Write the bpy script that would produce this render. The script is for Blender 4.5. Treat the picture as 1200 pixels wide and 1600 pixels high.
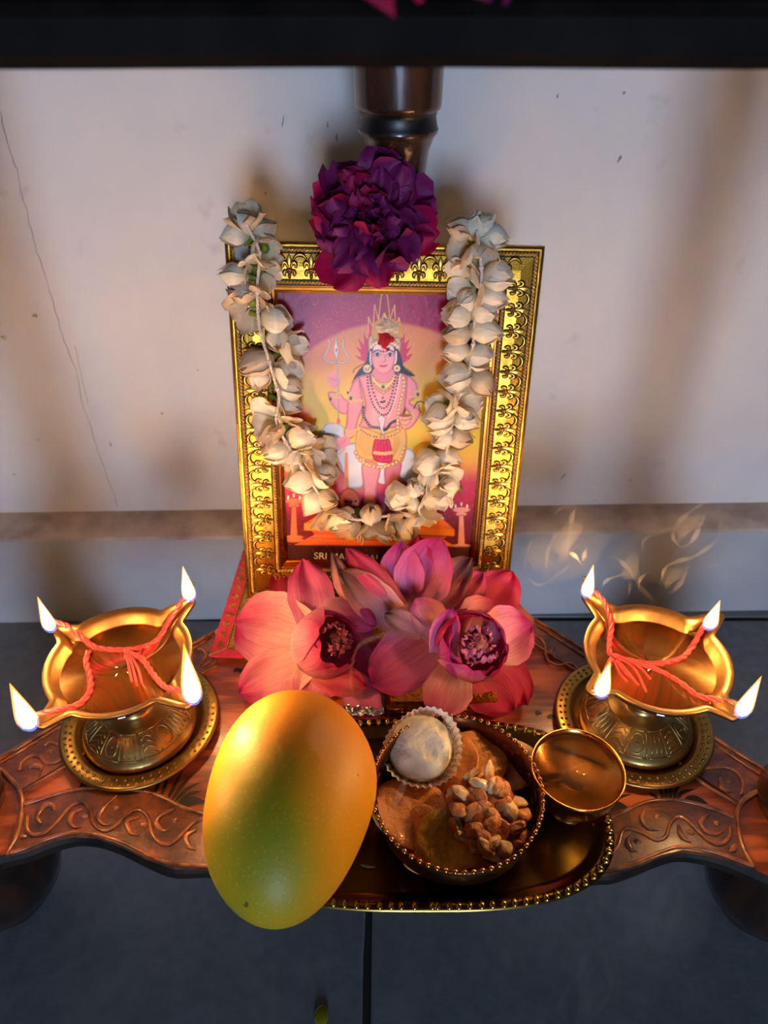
import bpy, math, random
import numpy as np
from mathutils import Vector as V, Matrix

random.seed(7)
rng = np.random.default_rng(11)
PI = math.pi
for o in list(bpy.data.objects):
    bpy.data.objects.remove(o)
scn = bpy.context.scene
COL = scn.collection

# ------------------------------------------------------------------ camera
FPX, PITCH, CAM = 1110.0, math.radians(37.0), V((0, 0, .55))
cd = bpy.data.cameras.new('camera')
cam = bpy.data.objects.new('camera', cd)
COL.objects.link(cam)
cam.location = CAM
cam.rotation_euler = (PI / 2 - PITCH, 0, 0)
cd.sensor_fit = 'VERTICAL'
cd.sensor_height = 36
cd.lens = FPX / 1600 * 36
cd.clip_start = .01
cd.dof.use_dof = True
cd.dof.focus_distance = .41
cd.dof.aperture_fstop = 10
scn.camera = cam

# ------------------------------------------------------------------ world, daylight, exposure
w = bpy.data.worlds.new('world')
scn.world = w
w.use_nodes = True
w.node_tree.nodes['Background'].inputs[0].default_value = (.55, .72, 1, 1)
w.node_tree.nodes['Background'].inputs[1].default_value = .5
ad = bpy.data.lights.new('window_daylight', 'AREA')
ad.shape = 'RECTANGLE'
ad.size, ad.size_y = .44, .62
ad.energy = 19
ad.color = (.54, .71, 1.0)
al = bpy.data.objects.new('window_daylight', ad)
COL.objects.link(al)
al.location = (.17, -2.12, .46)
al.rotation_euler = (PI / 2, 0, 0)          # faces +y, into the room
vs = scn.view_settings
vs.view_transform = 'Standard'
vs.look = 'None'
vs.gamma = 1
vs.use_curve_mapping = False
vs.exposure = 1.0
FLAME = 235.0                                  # flame core emission

# ------------------------------------------------------------------ helpers: points
_cf = V((0, math.cos(PITCH), -math.sin(PITCH)))
_cu = V((0, math.sin(PITCH), math.cos(PITCH)))
def ray(px, py):
    return _cf + V((1, 0, 0)) * ((px - 600) / FPX) - _cu * ((py - 800) / FPX)
def PZ(px, py, z):
    d = ray(px, py)
    return CAM + d * ((z - CAM.z) / d.z)
def PY(px, py, y):
    d = ray(px, py)
    return CAM + d * ((y - CAM.y) / d.y)
def PP(px, py, p0, n):
    d = ray(px, py)
    return CAM + d * ((p0 - CAM).dot(n) / d.dot(n))
def lin(c):
    return tuple((x / 255 / 12.92 if x / 255 <= .04045 else ((x / 255 + .055) / 1.055) ** 2.4) for x in c)

# ------------------------------------------------------------------ helpers: mesh
class MB:
    def __init__(s):
        s.v, s.f, s.uv, s.m = [], [], [], []
    def add(s, vs, fs, mi=0, uv=None):
        o = len(s.v)
        s.v += [tuple(a) for a in vs]
        s.f += [tuple(i + o for i in f) for f in fs]
        s.m += [mi] * len(fs)
        s.uv += list(uv) if uv else [(0, 0)] * len(vs)
        return s
    def grid(s, fn, nu, nv, mi=0, cu=False, cv=False):
        """fn(u,v) -> point, u,v in 0..1"""
        vs, uv = [], []
        for j in range(nv + (0 if cv else 1)):
            for i in range(nu + (0 if cu else 1)):
                vs.append(fn(i / nu, j / nv)); uv.append((i / nu, j / nv))
        W = nu + (0 if cu else 1)
        H = nv + (0 if cv else 1)
        fs = []
        for j in range(nv):
            for i in range(nu):
                i2, j2 = (i + 1) % W, (j + 1) % H
                fs.append((j * W + i, j * W + i2, j2 * W + i2, j2 * W + i))
        return s.add(vs, fs, mi, uv)
    def lathe(s, prof, seg=48, c=(0, 0, 0), mi=0, rot=None):
        c = V(c)
        vs, uv = [], []
        n = len(prof)
        for j, (r, z) in enumerate(prof):
            for i in range(seg):
                a = 2 * PI * i / seg
                p = V((r * math.cos(a), r * math.sin(a), z))
                if rot: p = rot @ p
                vs.append(p + c); uv.append((i / seg, j / max(1, n - 1)))
        fs = [(j * seg + i, j * seg + (i + 1) % seg, (j + 1) * seg + (i + 1) % seg, (j + 1) * seg + i)
              for j in range(n - 1) for i in range(seg)]
        if prof[0][0] > 1e-6: fs.append(tuple(range(seg))[::-1])
        if prof[-1][0] > 1e-6: fs.append(tuple((n - 1) * seg + i for i in range(seg)))
        return s.add(vs, fs, mi, uv)
    def tube(s, path, r, seg=8, mi=0, flat=None, up=None):
        """path of points, r number or list; flat = scale along 'up'"""
        path = [V(p) for p in path]
        n = len(path)
        rs = r if isinstance(r, (list, tuple)) else [r] * n
        vs, uv = [], []
        nrm = None
        for k in range(n):
            t = (path[min(k + 1, n - 1)] - path[max(k - 1, 0)])
            t = t.normalized() if t.length > 1e-9 else V((0, 0, 1))
            if up is not None:
                a = V(up); a = (a - t * a.dot(t)).normalized()
            elif nrm is None:
                a = t.orthogonal().normalized()
            else:
                a = (nrm - t * nrm.dot(t)).normalized()
            nrm = a
            b = t.cross(a)
            for i in range(seg):
                q = 2 * PI * i / seg
                vs.append(path[k] + (a * math.cos(q) * (flat or 1) + b * math.sin(q)) * rs[k])
                uv.append((i / seg, k / max(1, n - 1)))
        fs = [(j * seg + i, j * seg + (i + 1) % seg, (j + 1) * seg + (i + 1) % seg, (j + 1) * seg + i)
              for j in range(n - 1) for i in range(seg)]
        fs.append(tuple(range(seg))[::-1]); fs.append(tuple((n - 1) * seg + i for i in range(seg)))
        return s.add(vs, fs, mi, uv)
    def ell(s, c, rx, ry, rz, nu=10, nv=6, mi=0, rot=None, fn=None):
        c = V(c)
        vs, uv = [], []
        for j in range(nv + 1):
            th = PI * j / nv
            for i in range(nu):
                a = 2 * PI * i / nu
                p = V((rx * math.sin(th) * math.cos(a), ry * math.sin(th) * math.sin(a), rz * math.cos(th)))
                if fn: p = fn(p)
                if rot: p = rot @ p
                vs.append(p + c); uv.append((i / nu, j / nv))
        fs = []
        for j in range(nv):
            for i in range(nu):
                fs.append((j * nu + i, (j + 1) * nu + i, (j + 1) * nu + (i + 1) % nu, j * nu + (i + 1) % nu))
        return s.add(vs, fs, mi, uv)
    def box(s, a, b, mi=0, M=None):
        (x0, y0, z0), (x1, y1, z1) = a, b
        vs = [V(p) for p in ((x0, y0, z0), (x1, y0, z0), (x1, y1, z0), (x0, y1, z0), (x0, y0, z1), (x1, y0, z1), (x1, y1, z1), (x0, y1, z1))]
        if M: vs = [M @ p for p in vs]
        return s.add(vs, [(3, 2, 1, 0), (4, 5, 6, 7), (0, 1, 5, 4), (1, 2, 6, 5), (2, 3, 7, 6), (3, 0, 4, 7)], mi)
    def prism(s, poly, z0, z1, mi=0, M=None):
        """poly list of (x,y); extruded from z0 to z1"""
        n = len(poly)
        A = sum(poly[i][0] * poly[(i + 1) % n][1] - poly[(i + 1) % n][0] * poly[i][1] for i in range(n))
        if A < 0: poly = poly[::-1]
        vs = [V((x, y, z0)) for x, y in poly] + [V((x, y, z1)) for x, y in poly]
        if M: vs = [M @ p for p in vs]
        fs = [tuple(range(n))[::-1], tuple(range(n, 2 * n))]
        fs += [(i, (i + 1) % n, n + (i + 1) % n, n + i) for i in range(n)]
        return s.add(vs, fs, mi)
    def mesh(s, name, mats, smooth=True, shift=V((0, 0, 0))):
        me = bpy.data.meshes.new(name)
        me.from_pydata([V(p) - shift for p in s.v], [], s.f)
        if not isinstance(mats, (list, tuple)): mats = [mats]
        for m in mats: me.materials.append(m)
        me.polygons.foreach_set('material_index', s.m)
        me.polygons.foreach_set('use_smooth', [smooth] * len(s.f))
        uvl = me.uv_layers.new(name='UVMap')
        li = np.zeros(len(me.loops), dtype=np.int32)
        me.loops.foreach_get('vertex_index', li)
        uvl.data.foreach_set('uv', np.array(s.uv, dtype=np.float32)[li].ravel())
        me.validate()
        me.update()
        return me
    def build(s, name, mats, parent=None, smooth=True, origin=None, local=False, sharp=None):
        """world-space verts -> object. parent: verts are taken relative to the parent's origin unless local"""
        if parent is not None:
            sh = V((0, 0, 0)) if local else ORG[parent.name]
        else:
            if origin is None:
                a = np.array([tuple(p) for p in s.v])
                origin = ((a[:, 0].min() + a[:, 0].max()) / 2, (a[:, 1].min() + a[:, 1].max()) / 2, a[:, 2].min())
            sh = V(origin)
        me = s.mesh(name, mats, smooth, sh)
        if sharp: 
            try: me.set_sharp_from_angle(angle=math.radians(sharp))
            except Exception: pass
        o = bpy.data.objects.new(name, me)
        COL.objects.link(o)
        if parent is not None:
            o.parent = parent
        else:
            o.location = sh
        ORG[o.name] = sh
        return o
ORG = {}
def empty(name, loc, label=None, cat=None, group=None):
    o = bpy.data.objects.new(name, None)
    o.empty_display_size = .02
    COL.objects.link(o)
    o.location = loc
    ORG[o.name] = V(loc)
    if label: tag(o, label, cat, group)
    return o
def tag(o, label=None, cat=None, group=None, kind=None):
    if label: o['label'] = label
    if cat: o['category'] = cat
    if group: o['group'] = group
    if kind: o['kind'] = kind
    return o
def place(name, me, parent, M):
    """shared mesh placed at matrix M given in the parent's local space"""
    o = bpy.data.objects.new(name, me)
    COL.objects.link(o)
    o.parent = parent
    o.matrix_local = M
    ORG[o.name] = V((0, 0, 0))
    return o
def basis(x, y, z, loc):
    M = Matrix.Identity(4)
    for i, a in enumerate((x, y, z)):
        M[0][i], M[1][i], M[2][i] = a
    M.translation = loc
    return M
def smooth_path(pts, n=6, closed=False):
    """Catmull-Rom"""
    P = [V(p) for p in pts]
    m = len(P)
    out = []
    for i in range(m if closed else m - 1):
        p1, p2 = P[i], P[(i + 1) % m]
        p0 = P[i - 1] if (i > 0 or closed) else p1 * 2 - p2
        p3 = P[(i + 2) % m] if (i + 2 < m or closed) else p2 * 2 - p1
        for k in range(n):
            t = k / n
            out.append(.5 * ((2 * p1) + (p2 - p0) * t + (2 * p0 - 5 * p1 + 4 * p2 - p3) * t * t + (3 * p1 - p0 - 3 * p2 + p3) * t ** 3))
    if not closed: out.append(P[-1])
    return out

# ------------------------------------------------------------------ helpers: materials
def rgba(c): return (c[0], c[1], c[2], 1)
class NT:
    def __init__(s, name):
        s.m = bpy.data.materials.new(name)
        s.m.use_nodes = True
        s.t = s.m.node_tree
        s.b = s.t.nodes['Principled BSDF']
        s.out = s.t.nodes['Material Output']
    def n(s, typ, **kw):
        nd = s.t.nodes.new(typ)
        for k, v in kw.items(): setattr(nd, k, v)
        return nd
    def l(s, a, b): s.t.links.new(a, b)
    def coord(s, kind='Object', scale=(1, 1, 1)):
        tc = s.n('ShaderNodeTexCoord')
        mp = s.n('ShaderNodeMapping')
        mp.inputs['Scale'].default_value = scale
        s.l(tc.outputs[kind], mp.inputs[0])
        return mp.outputs[0]
    def noise(s, co, scale, detail=4, rough=.55, dist=0):
        nd = s.n('ShaderNodeTexNoise')
        nd.inputs['Scale'].default_value = scale
        nd.inputs['Detail'].default_value = detail
        nd.inputs['Roughness'].default_value = rough
        nd.inputs['Distortion'].default_value = dist
        s.l(co, nd.inputs['Vector'])
        return nd.outputs['Fac']
    def ramp(s, fac, stops):
        r = s.n('ShaderNodeValToRGB')
        e = r.color_ramp.elements
        while len(e) < len(stops): e.new(.5)
        for i, (p, c) in enumerate(stops):
            e[i].position = p
            e[i].color = rgba(c) if len(c) == 3 else c
        s.l(fac, r.inputs[0])
        return r.outputs[0]
    def math(s, op, a, b=None, c=None):
        m = s.n('ShaderNodeMath', operation=op)
        for i, x in enumerate((a, b, c)):
            if x is None: continue
            if isinstance(x, (int, float)): m.inputs[i].default_value = x
            else: s.l(x, m.inputs[i])
        return m.outputs[0]
    def mix(s, fac, a, b, mode='MIX'):
        m = s.n('ShaderNodeMixRGB', blend_type=mode)
        for i, x in enumerate((fac, a, b)):
            if isinstance(x, (int, float)): m.inputs[i].default_value = x
            elif isinstance(x, (tuple, list)): m.inputs[i].default_value = rgba(x)
            else: s.l(x, m.inputs[i])
        return m.outputs[0]
    def bump(s, h, strength=.3, dist=.001):
        b = s.n('ShaderNodeBump')
        b.inputs['Strength'].default_value = strength
        b.inputs['Distance'].default_value = dist
        s.l(h, b.inputs['Height'])
        s.l(b.outputs[0], s.b.inputs['Normal'])
    def set(s, **kw):
        for k, v in kw.items():
            k = k.replace('_', ' ')
            i = s.b.inputs[k]
            if hasattr(v, 'is_output') or isinstance(v, bpy.types.NodeSocket): s.l(v, i)
            elif isinstance(v, (tuple, list)) and len(v) == 3 and i.type == 'RGBA': i.default_value = rgba(v)
            else: i.default_value = v
        return s
def mat(name, c, rough=.5, metal=0., c2=None, nscale=60, lo=.4, hi=.65, bscale=None, bstr=.3, bdist=.001, spec=.5, stretch=(1, 1, 1), coat=0., r2=None, detail=4):
    t = NT(name)
    t.set(Roughness=rough, Metallic=metal, Specular_IOR_Level=spec, Base_Color=c, Coat_Weight=coat)
    co = t.coord('Object', stretch)
    if c2 is not None:
        n = t.noise(co, nscale, detail)
        t.set(Base_Color=t.ramp(n, [(lo, c), (hi, c2)]))
        if r2 is not None:
            t.set(Roughness=t.ramp(n, [(lo, (rough,) * 3), (hi, (r2,) * 3)]))
    if bscale: t.bump(t.noise(co, bscale, 3), bstr, bdist)
    return t.m
def add_translucent(t, color, fac):
    """mix in a translucent lobe: thin petals, paper"""
    tr = t.n('ShaderNodeBsdfTranslucent')
    if isinstance(color, tuple): tr.inputs[0].default_value = rgba(color)
    else: t.l(color, tr.inputs[0])
    mx = t.n('ShaderNodeMixShader')
    mx.inputs[0].default_value = fac
    t.l(t.b.outputs[0], mx.inputs[1])
    t.l(tr.outputs[0], mx.inputs[2])
    t.l(mx.outputs[0], t.out.inputs[0])
# ------------------------------------------------------------------ the room
def plaster():
    t = NT('wall_paint')
    co = t.coord()
    n = t.noise(co, 3.5, 5, .6)
    n2 = t.noise(co, 30, 3)
    c = t.ramp(n, [(.3, lin((205, 200, 198))), (.7, lin((222, 217, 214)))])
    # greyish scuffs
    c = t.mix(t.ramp(n2, [(.66, (0, 0, 0)), (.78, (.35,) * 3)]), c, lin((170, 160, 155)))
    t.set(Base_Color=c, Roughness=.75)
    t.bump(t.noise(co, 220, 3), .12, .001)
    return t.m
M_WALL = plaster()
def stone():
    t = NT('skirting_stone')
    co = t.coord()
    n = t.noise(co, 9, 6, .6)
    t.set(Base_Color=t.ramp(n, [(.3, lin((166, 164, 166))), (.7, lin((192, 188, 188)))]), Roughness=.5)
    t.bump(t.noise(co, 160, 3), .1, .001)
    return t.m
M_STONE = stone()
M_DUST = mat('dusty_ledge', lin((206, 188, 174)), .85, c2=lin((170, 152, 138)), nscale=26, bscale=140, bstr=.2)
def slate():
    t = NT('slate_tile')
    co = t.coord()
    n = t.noise(co, 7, 6, .6)
    n2 = t.noise(co, 90, 4)
    c = t.ramp(n, [(.3, lin((104, 110, 118))), (.7, lin((124, 128, 132)))])
    c = t.mix(.25, c, t.ramp(n2, [(.35, lin((70, 76, 82))), (.65, lin((130, 132, 134)))]))
    t.set(Base_Color=c, Roughness=.42)
    t.bump(t.noise(co, 260, 4), .25, .0006)
    return t.m
M_TILE = slate()
M_GROUT = mat('dark_grout', lin((34, 34, 34)), .9)

M_DIM = mat('low_bounce_dark_brown', lin((78, 66, 58)), .85)  # unseen walls and ceiling, colour darkened to cut bounced daylight
YAW = math.radians(1.3)
RW = Matrix.Rotation(YAW, 4, 'Z')
WY, SY, SZ = .585, .543, .114
FY = -2.25
def struct(mb, name, m, parent=None, **k):
    o = mb.build(name, m, parent, **k)
    if parent is None: o['kind'] = 'structure'
    return o
wb = struct(MB().box((-1.5, WY, 0), (1.5, WY + .1, 2.4), M=RW), 'wall_back', M_WALL, smooth=False)
for nm, a, b in (('wall_left', (-1.4, FY, 0), (-1.3, .7, 2.4)), ('wall_right', (1.3, FY, 0), (1.4, .7, 2.4))):
    struct(MB().box(a, b), nm, M_DIM, smooth=False)
# the wall behind the photographer, with a low window opening
wx0, wx1, wz0, wz1 = .17 - .24, .17 + .24, .13, .79
wf = MB()
wf.box((-1.4, FY, 0), (wx0, FY + .1, 2.4)).box((wx1, FY, 0), (1.4, FY + .1, 2.4))
wf.box((wx0, FY, 0), (wx1, FY + .1, wz0)).box((wx0, FY, wz1), (wx1, FY + .1, 2.4))
struct(wf, 'wall_front', M_DIM, smooth=False)
M_WFRAME = mat('window_frame_paint', lin((120, 100, 80)), .5)
wn = MB()
for x in (wx0, wx1 - .015):
    wn.box((x, FY + .03, wz0), (x + .015, FY + .07, wz1))
for z in (wz0, wz1 - .015):
    wn.box((wx0, FY + .03, z), (wx1, FY + .07, z + .015))
struct(wn, 'window_1', M_WFRAME, smooth=False)
struct(MB().box((-1.4, FY, 2.4), (1.4, .75, 2.5)), 'ceiling', M_DIM, smooth=False)
fl = struct(MB().box((-1.4, FY, -.06), (1.4, .75, -.0025)), 'floor', M_GROUT, smooth=False)
# floor tiles: one joint runs towards the wall just left of centre
g = .0028
xs = [-1.2 - .0115, -.6 - .0115, -.0115, .6 - .0115, 1.2 - .0115]
ys = [-2.25, -1.86, -1.26, -.66, -.06, .54, .74]
for i in range(4):
    for j in range(6):
        x0, x1, y0, y1 = xs[i] + g, xs[i + 1] - g, ys[j] + g, ys[j + 1] - g
        b = .0016
        m = MB()
        nn = 40
        # a chipped long edge
        def wob(k): return .0007 * math.sin(k * 12.9 + i) * math.sin(k * 5.1)
        ring = [(x0, y0)] + [(x1 + wob(k), y0 + (y1 - y0) * k / nn) for k in range(nn + 1)] + [(x0, y1)]
        cx, cy = (x0 + x1) / 2, (y0 + y1) / 2
        inn = [(cx + (x - cx) * (1 - b / .3), cy + (y - cy) * (1 - b / .3)) for x, y in ring]
        n = len(ring)
        vs = [(x, y, -.003) for x, y in ring] + [(x, y, -.001) for x, y in ring] + [(x, y, 0) for x, y in inn]
        fs = [(k, (k + 1) % n, n + (k + 1) % n, n + k) for k in range(n)] + [(n + k, n + (k + 1) % n, 2 * n + (k + 1) % n, 2 * n + k) for k in range(n)] + [tuple(range(2 * n, 3 * n))]
        m.add(vs, fs)
        m.build('tile', M_TILE, fl, smooth=False)
bs = struct(MB().box((-1.3, SY, 0), (1.3, WY, SZ - .002), M=RW), 'baseboard_back', M_STONE, smooth=False)
lg = MB()
def ledge(u, v):
    x = -1.3 + 2.6 * u
    prof = [(SY - .0002, SZ - .004), (SY - .0004, SZ - .0015), (SY + .0012, SZ), (SY + .02, SZ + .0004 * math.sin(x * 60)), (WY + .001, SZ + .001)]
    y, z = prof[min(4, int(round(v * 4)))]
    return RW @ V((x, y, z))
lg.grid(ledge, 120, 4)
lg.build('dusty_ledge', M_DUST, bs)
# hairline crack down the left of the wall (a shallow groove lip), and old drips
M_CRACK = mat('crack_grey', lin((172, 167, 164)), .95)  # the crack's own grey, a little darker than the wall
M_SPOT = mat('old_drip', lin((176, 158, 128)), .7)
M_SCUFF = mat('grey_scuff', lin((150, 142, 138)), .9)
wn_ = (RW.to_3x3() @ V((0, -1, 0)))
wp0 = RW @ V((0, WY, 0))
def PW(px, py, off=0.): return PP(px, py, wp0 + wn_ * off, wn_)
ck = [(0, 172), (8, 205), (18, 245), (27, 265), (33, 300), (42, 330), (50, 365), (58, 395), (70, 425), (80, 462), (93, 508), (105, 545), (122, 590), (128, 625), (140, 660), (150, 695), (164, 735), (177, 770), (184, 792)]
pts = []
for p in smooth_path([PW(x, y, .0001) for x, y in ck], 5):
    pts.append(p + V((random.uniform(-.0006, .0006), 0, random.uniform(-.0006, .0006))))
MB().tube(pts, [.00028 + .00022 * abs(math.sin(k * .37)) for k in range(len(pts))], 5, flat=.5, up=wn_).build('crack', M_CRACK, wb)
pts = [p + V((random.uniform(-.0005, .0005), 0, 0)) for p in smooth_path([PW(x, y, .0001) for x, y in [(117, 540), (125, 580), (133, 610), (137, 632)]], 5)]
MB().tube(pts, .0003, 5, flat=.5, up=wn_).build('crack', M_CRACK, wb)
def wall_blot(px, py, rx, ry, m, nm, ang=0.):
    c = PW(px, py, .0001)
    vs = []
    ux, uz = RW.to_3x3() @ V((1, 0, 0)), V((0, 0, 1))
    n = 14
    for k in range(n):
        a = 2 * PI * k / n
        q = 1 + .2 * math.sin(3 * a + px)
        x, z = rx * q * math.cos(a), ry * q * math.sin(a)
        x, z = x * math.cos(ang) - z * math.sin(ang), x * math.sin(ang) + z * math.cos(ang)
        vs.append(c + ux * x + uz * z)
    MB().add(vs + [p + wn_ * .0003 for p in vs], [tuple(range(n, 2 * n))] + [(k, (k + 1) % n, n + (k + 1) % n, n + k) for k in range(n)]).build(nm, m, wb)
for px, py, rx in ((55, 493, .0022), (6, 527, .0024), (253, 646, .0013), (309, 578, .0009), (60, 687, .0012), (22, 741, .0012)):
    wall_blot(px, py, rx, rx * .75, M_SPOT, 'drip_spot')
for px, py, rx, ry, a in ((173, 694, .0006, .0028, .1), (880, 744, .0007, .0042, -.5), (442, 190, .0005, .004, -.25), (975, 145, .0011, .001, 0), (526, 215, .0006, .0025, 0), (512, 195, .0005, .002, 0), (968, 248, .001, .0025, -.4), (871, 150, .0006, .0014, 0), (985, 750, .0005, .0014, .3), (415, 302, .0007, .0009, 0)):
    wall_blot(px, py, rx, ry, M_SCUFF, 'scuff', a)

# ------------------------------------------------------------------ the carved altar table
SH = .165                      # top of the lower shelf
TH_ = .013
def wood(name, c1, c2, c3, rough=.38, coat=.25, ring=26):
    t = NT(name)
    co = t.coord('Object', (1, 7, 1))
    n = t.noise(co, ring, 5, .6, .6)
    wv = t.n('ShaderNodeTexWave')
    wv.inputs['Scale'].default_value = 9
    wv.inputs['Distortion'].default_value = 7
    wv.inputs['Detail'].default_value = 3
    wv.inputs['Detail Scale'].default_value = 1.2
    t.l(t.coord('Object', (.35, 3, 1)), wv.inputs[0])
    f = t.mix(.45, n, wv.outputs[0])
    c = t.ramp(f, [(.28, c1), (.5, c2), (.75, c3)])
    t.set(Base_Color=c, Roughness=rough, Coat_Weight=coat, Coat_Roughness=.22)
    t.bump(t.noise(t.coord('Object', (1, 1, 1)), 420, 3), .25, .0006)
    return t.m
M_PANEL = wood('reddish_wood', lin((110, 46, 22)), lin((184, 92, 48)), lin((208, 116, 64)))
def carved():
    t = NT('dark_carved_wood')
    co = t.coord()
    n = t.noise(co, 55, 6, .7, .4)
    n2 = t.noise(t.coord('Object', (1, 5, 1)), 60, 4)
    c = t.ramp(n, [(.34, lin((30, 15, 9))), (.50, lin((104, 52, 27))), (.68, lin((168, 94, 46)))])
    c = t.mix(.35, c, t.ramp(n2, [(.3, lin((30, 15, 9))), (.7, lin((130, 68, 34)))]))
    t.set(Base_Color=c, Roughness=.34, Coat_Weight=.35, Coat_Roughness=.2)
    t.bump(t.noise(co, 240, 4), .5, .0008)
    return t.m
M_CARVE = carved()
M_RIDGE = mat('worn_ridge_wood', lin((168, 98, 56)), .3, c2=lin((84, 44, 24)), nscale=120, coat=.4)
M_BLACKW = mat('black_brown_wood', lin((30, 21, 17)), .16, c2=lin((56, 34, 22)), nscale=70, bscale=160, bstr=.25, coat=.35, stretch=(1, 1, .25))
M_EDGE = mat('dark_shelf_edge', lin((20, 15, 12)), .6, c2=lin((40, 27, 18)), nscale=80, spec=.2)
M_PAINT = mat('black_paint_motif', lin((26, 16, 12)), .5)

tb = empty('altar_table', (0, .25, 0), 'carved dark wooden three-legged two-tier table holding the shrine', 'table')
def Q(px, py, z=SH): return PZ(px, py, z)
fl_px = [(339, 1361), (270, 1360), (228, 1345), (192, 1327), (150, 1312), (114, 1310), (78, 1319), (39, 1334), (0, 1343)]
fr_px = [(924, 1372), (960, 1369), (996, 1357), (1032, 1342), (1065, 1334), (1110, 1340), (1155, 1355), (1200, 1375)]
left = [Q(*p) for p in fl_px]
right = [Q(*p) for p in fr_px]
lp, rp = V((-.249, .226, 0)), V((.245, .226, 0))      # front posts
def corner(c, a0, a1, r=.045, n=9):
    return [V((c.x + r * math.cos(math.radians(a0 + (a1 - a0) * k / n)), c.y + r * math.sin(math.radians(a0 + (a1 - a0) * k / n)), 0)) for k in range(n + 1)]
rl0, rl1 = Q(0, 1180), Q(330, 985)
rr0, rr1 = Q(1200, 1203), Q(840, 966)
apex = V((.006, .482, 0))
outline = []
outline += [V((p.x, p.y, 0)) for p in [V((0, .177, 0)), V((-.06, .178, 0))]]
outline += smooth_path([V((-.06, .178, 0))] + [V((p.x, p.y, 0)) for p in left], 4)[1:]
outline += corner(lp, 255, 130, .048)
outline += [V((rl0.x, rl0.y, 0)), V((rl1.x, rl1.y, 0))]
outline += corner(apex, 150, 30, .046)
outline += [V((rr1.x, rr1.y, 0)), V((rr0.x, rr0.y, 0))]
outline += corner(rp, 50, -75, .048)
outline += smooth_path([V((p.x, p.y, 0)) for p in right[::-1]] + [V((.06, .178, 0))], 4)[:-1]
outline += [V((.06, .178, 0))]
OUT = [(p.x, p.y) for p in outline]
def inset(poly, d):
    n = len(poly)
    A = sum(poly[i][0] * poly[(i + 1) % n][1] - poly[(i + 1) % n][0] * poly[i][1] for i in range(n))
    s = 1 if A > 0 else -1
    out = []
    for i in range(n):
        a, b, c = V(poly[i - 1]), V(poly[i]), V(poly[(i + 1) % n])
        t = (c - a).normalized()
        out.append((b.x - s * t.y * d, b.y + s * t.x * d))
    return out
def slab(poly, z0, z1, name, mats, parent, chamf=.004):
    p2 = inset(poly, chamf * .6)
    n = len(poly)
    rings = [(p2, z0), (poly, z0 + chamf), (poly, z1 - chamf), (p2, z1)]
    m = MB()
    vs = [V((x, y, z)) for pl, z in rings for x, y in pl]
    A = sum(poly[i][0] * poly[(i + 1) % n][1] - poly[(i + 1) % n][0] * poly[i][1] for i in range(n))
    fs, mi = [], []
    for k in range(3):
        for i in range(n):
            f = (k * n + i, k * n + (i + 1) % n, (k + 1) * n + (i + 1) % n, (k + 1) * n + i)
            fs.append(f if A > 0 else f[::-1]); mi.append(1)
    top, bot = tuple(range(3 * n, 4 * n)), tuple(range(n))
    fs.append(top if A > 0 else top[::-1]); mi.append(0)
    fs.append(bot[::-1] if A > 0 else bot); mi.append(1)
    m.add(vs, fs)
    m.m = mi
    return m.build(name, mats, parent, smooth=False)
low = slab(OUT, SH - TH_, SH, 'lower_shelf', [M_PANEL, M_EDGE], tb)

# carved border bands, proud of the panel
def band(name, px, h=.0022):
    pts = [(p.x, p.y) for p in [Q(*a) for a in px]]
    return MB().prism(pts, SH - .001, SH + h).build(name, M_CARVE, low, smooth=False)
LF = [(333, 1359), (270, 1357), (228, 1342), (192, 1324), (150, 1309), (114, 1307), (78, 1316), (39, 1331), (10, 1338), (24, 1302), (33, 1258), (70, 1246), (110, 1235), (170, 1230), (240, 1240), (290, 1263), (335, 1277)]
RF = [(935, 1369), (960, 1366), (996, 1354), (1032, 1339), (1065, 1331), (1110, 1337), (1150, 1350), (1178, 1357), (1160, 1320), (1153, 1278), (1110, 1262), (1060, 1250), (1010, 1253), (960, 1275), (925, 1290)]
LR = [(0, 1184), (100, 1124), (200, 1065), (328, 990), (352, 1000), (338, 1040), (300, 1062), (200, 1130), (105, 1195), (33, 1238), (22, 1222), (2, 1203)]
RR = [(838, 970), (900, 1009), (1000, 1078), (1100, 1144), (1198, 1209), (1196, 1230), (1165, 1245), (1155, 1258), (1075, 1205), (960, 1090), (866, 1026), (822, 996)]
for px in (LF, RF, LR, RR): band('carved_border', px)
ZC = SH + .0026
def ridge(px, r=.0011, name='carved_ridge', z=ZC, taper=False, n=5, m=None):
    P = smooth_path([Q(x, y, z) for x, y in px], n)
    k = len(P)
    rs = [r * (max(.25, math.sin(PI * min(1, .12 + .95 * i / k))) if taper else 1) for i in range(k)]
    MB().tube(P, rs, 7, flat=.75, up=(0, 0, 1)).build(name, m or M_RIDGE, low)
ridge([(335, 1277), (290, 1263), (240, 1240), (170, 1230), (110, 1235), (70, 1246), (33, 1258)])
ridge([(0, 1201), (22, 1222), (33, 1240), (34, 1262), (28, 1300), (10, 1335)], .0014)
ridge([(333, 1353), (270, 1349), (228, 1334), (192, 1316), (150, 1303), (114, 1300), (78, 1309), (39, 1325), (14, 1333)], .0010)
ridge([(33, 1238), (105, 1195), (200, 1130), (300, 1062), (338, 1040)])
ridge([(2, 1192), (100, 1132), (200, 1073), (330, 996)], .001)
ridge([(925, 1290), (960, 1275), (1010, 1253), (1060, 1250), (1110, 1262), (1147, 1277)])
ridge([(1198, 1231), (1168, 1244), (1154, 1262), (1153, 1285), (1160, 1320), (1177, 1354)], .0014)
ridge([(930, 1361), (960, 1358), (996, 1346), (1032, 1331), (1065, 1323), (1110, 1329), (1150, 1343), (1174, 1352)], .001)
ridge([(1155, 1258), (1075, 1205), (960, 1090), (866, 1026), (822, 996)])
ridge([(840, 978), (900, 1017), (1000, 1086), (1100, 1152), (1198, 1217)], .001)
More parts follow.
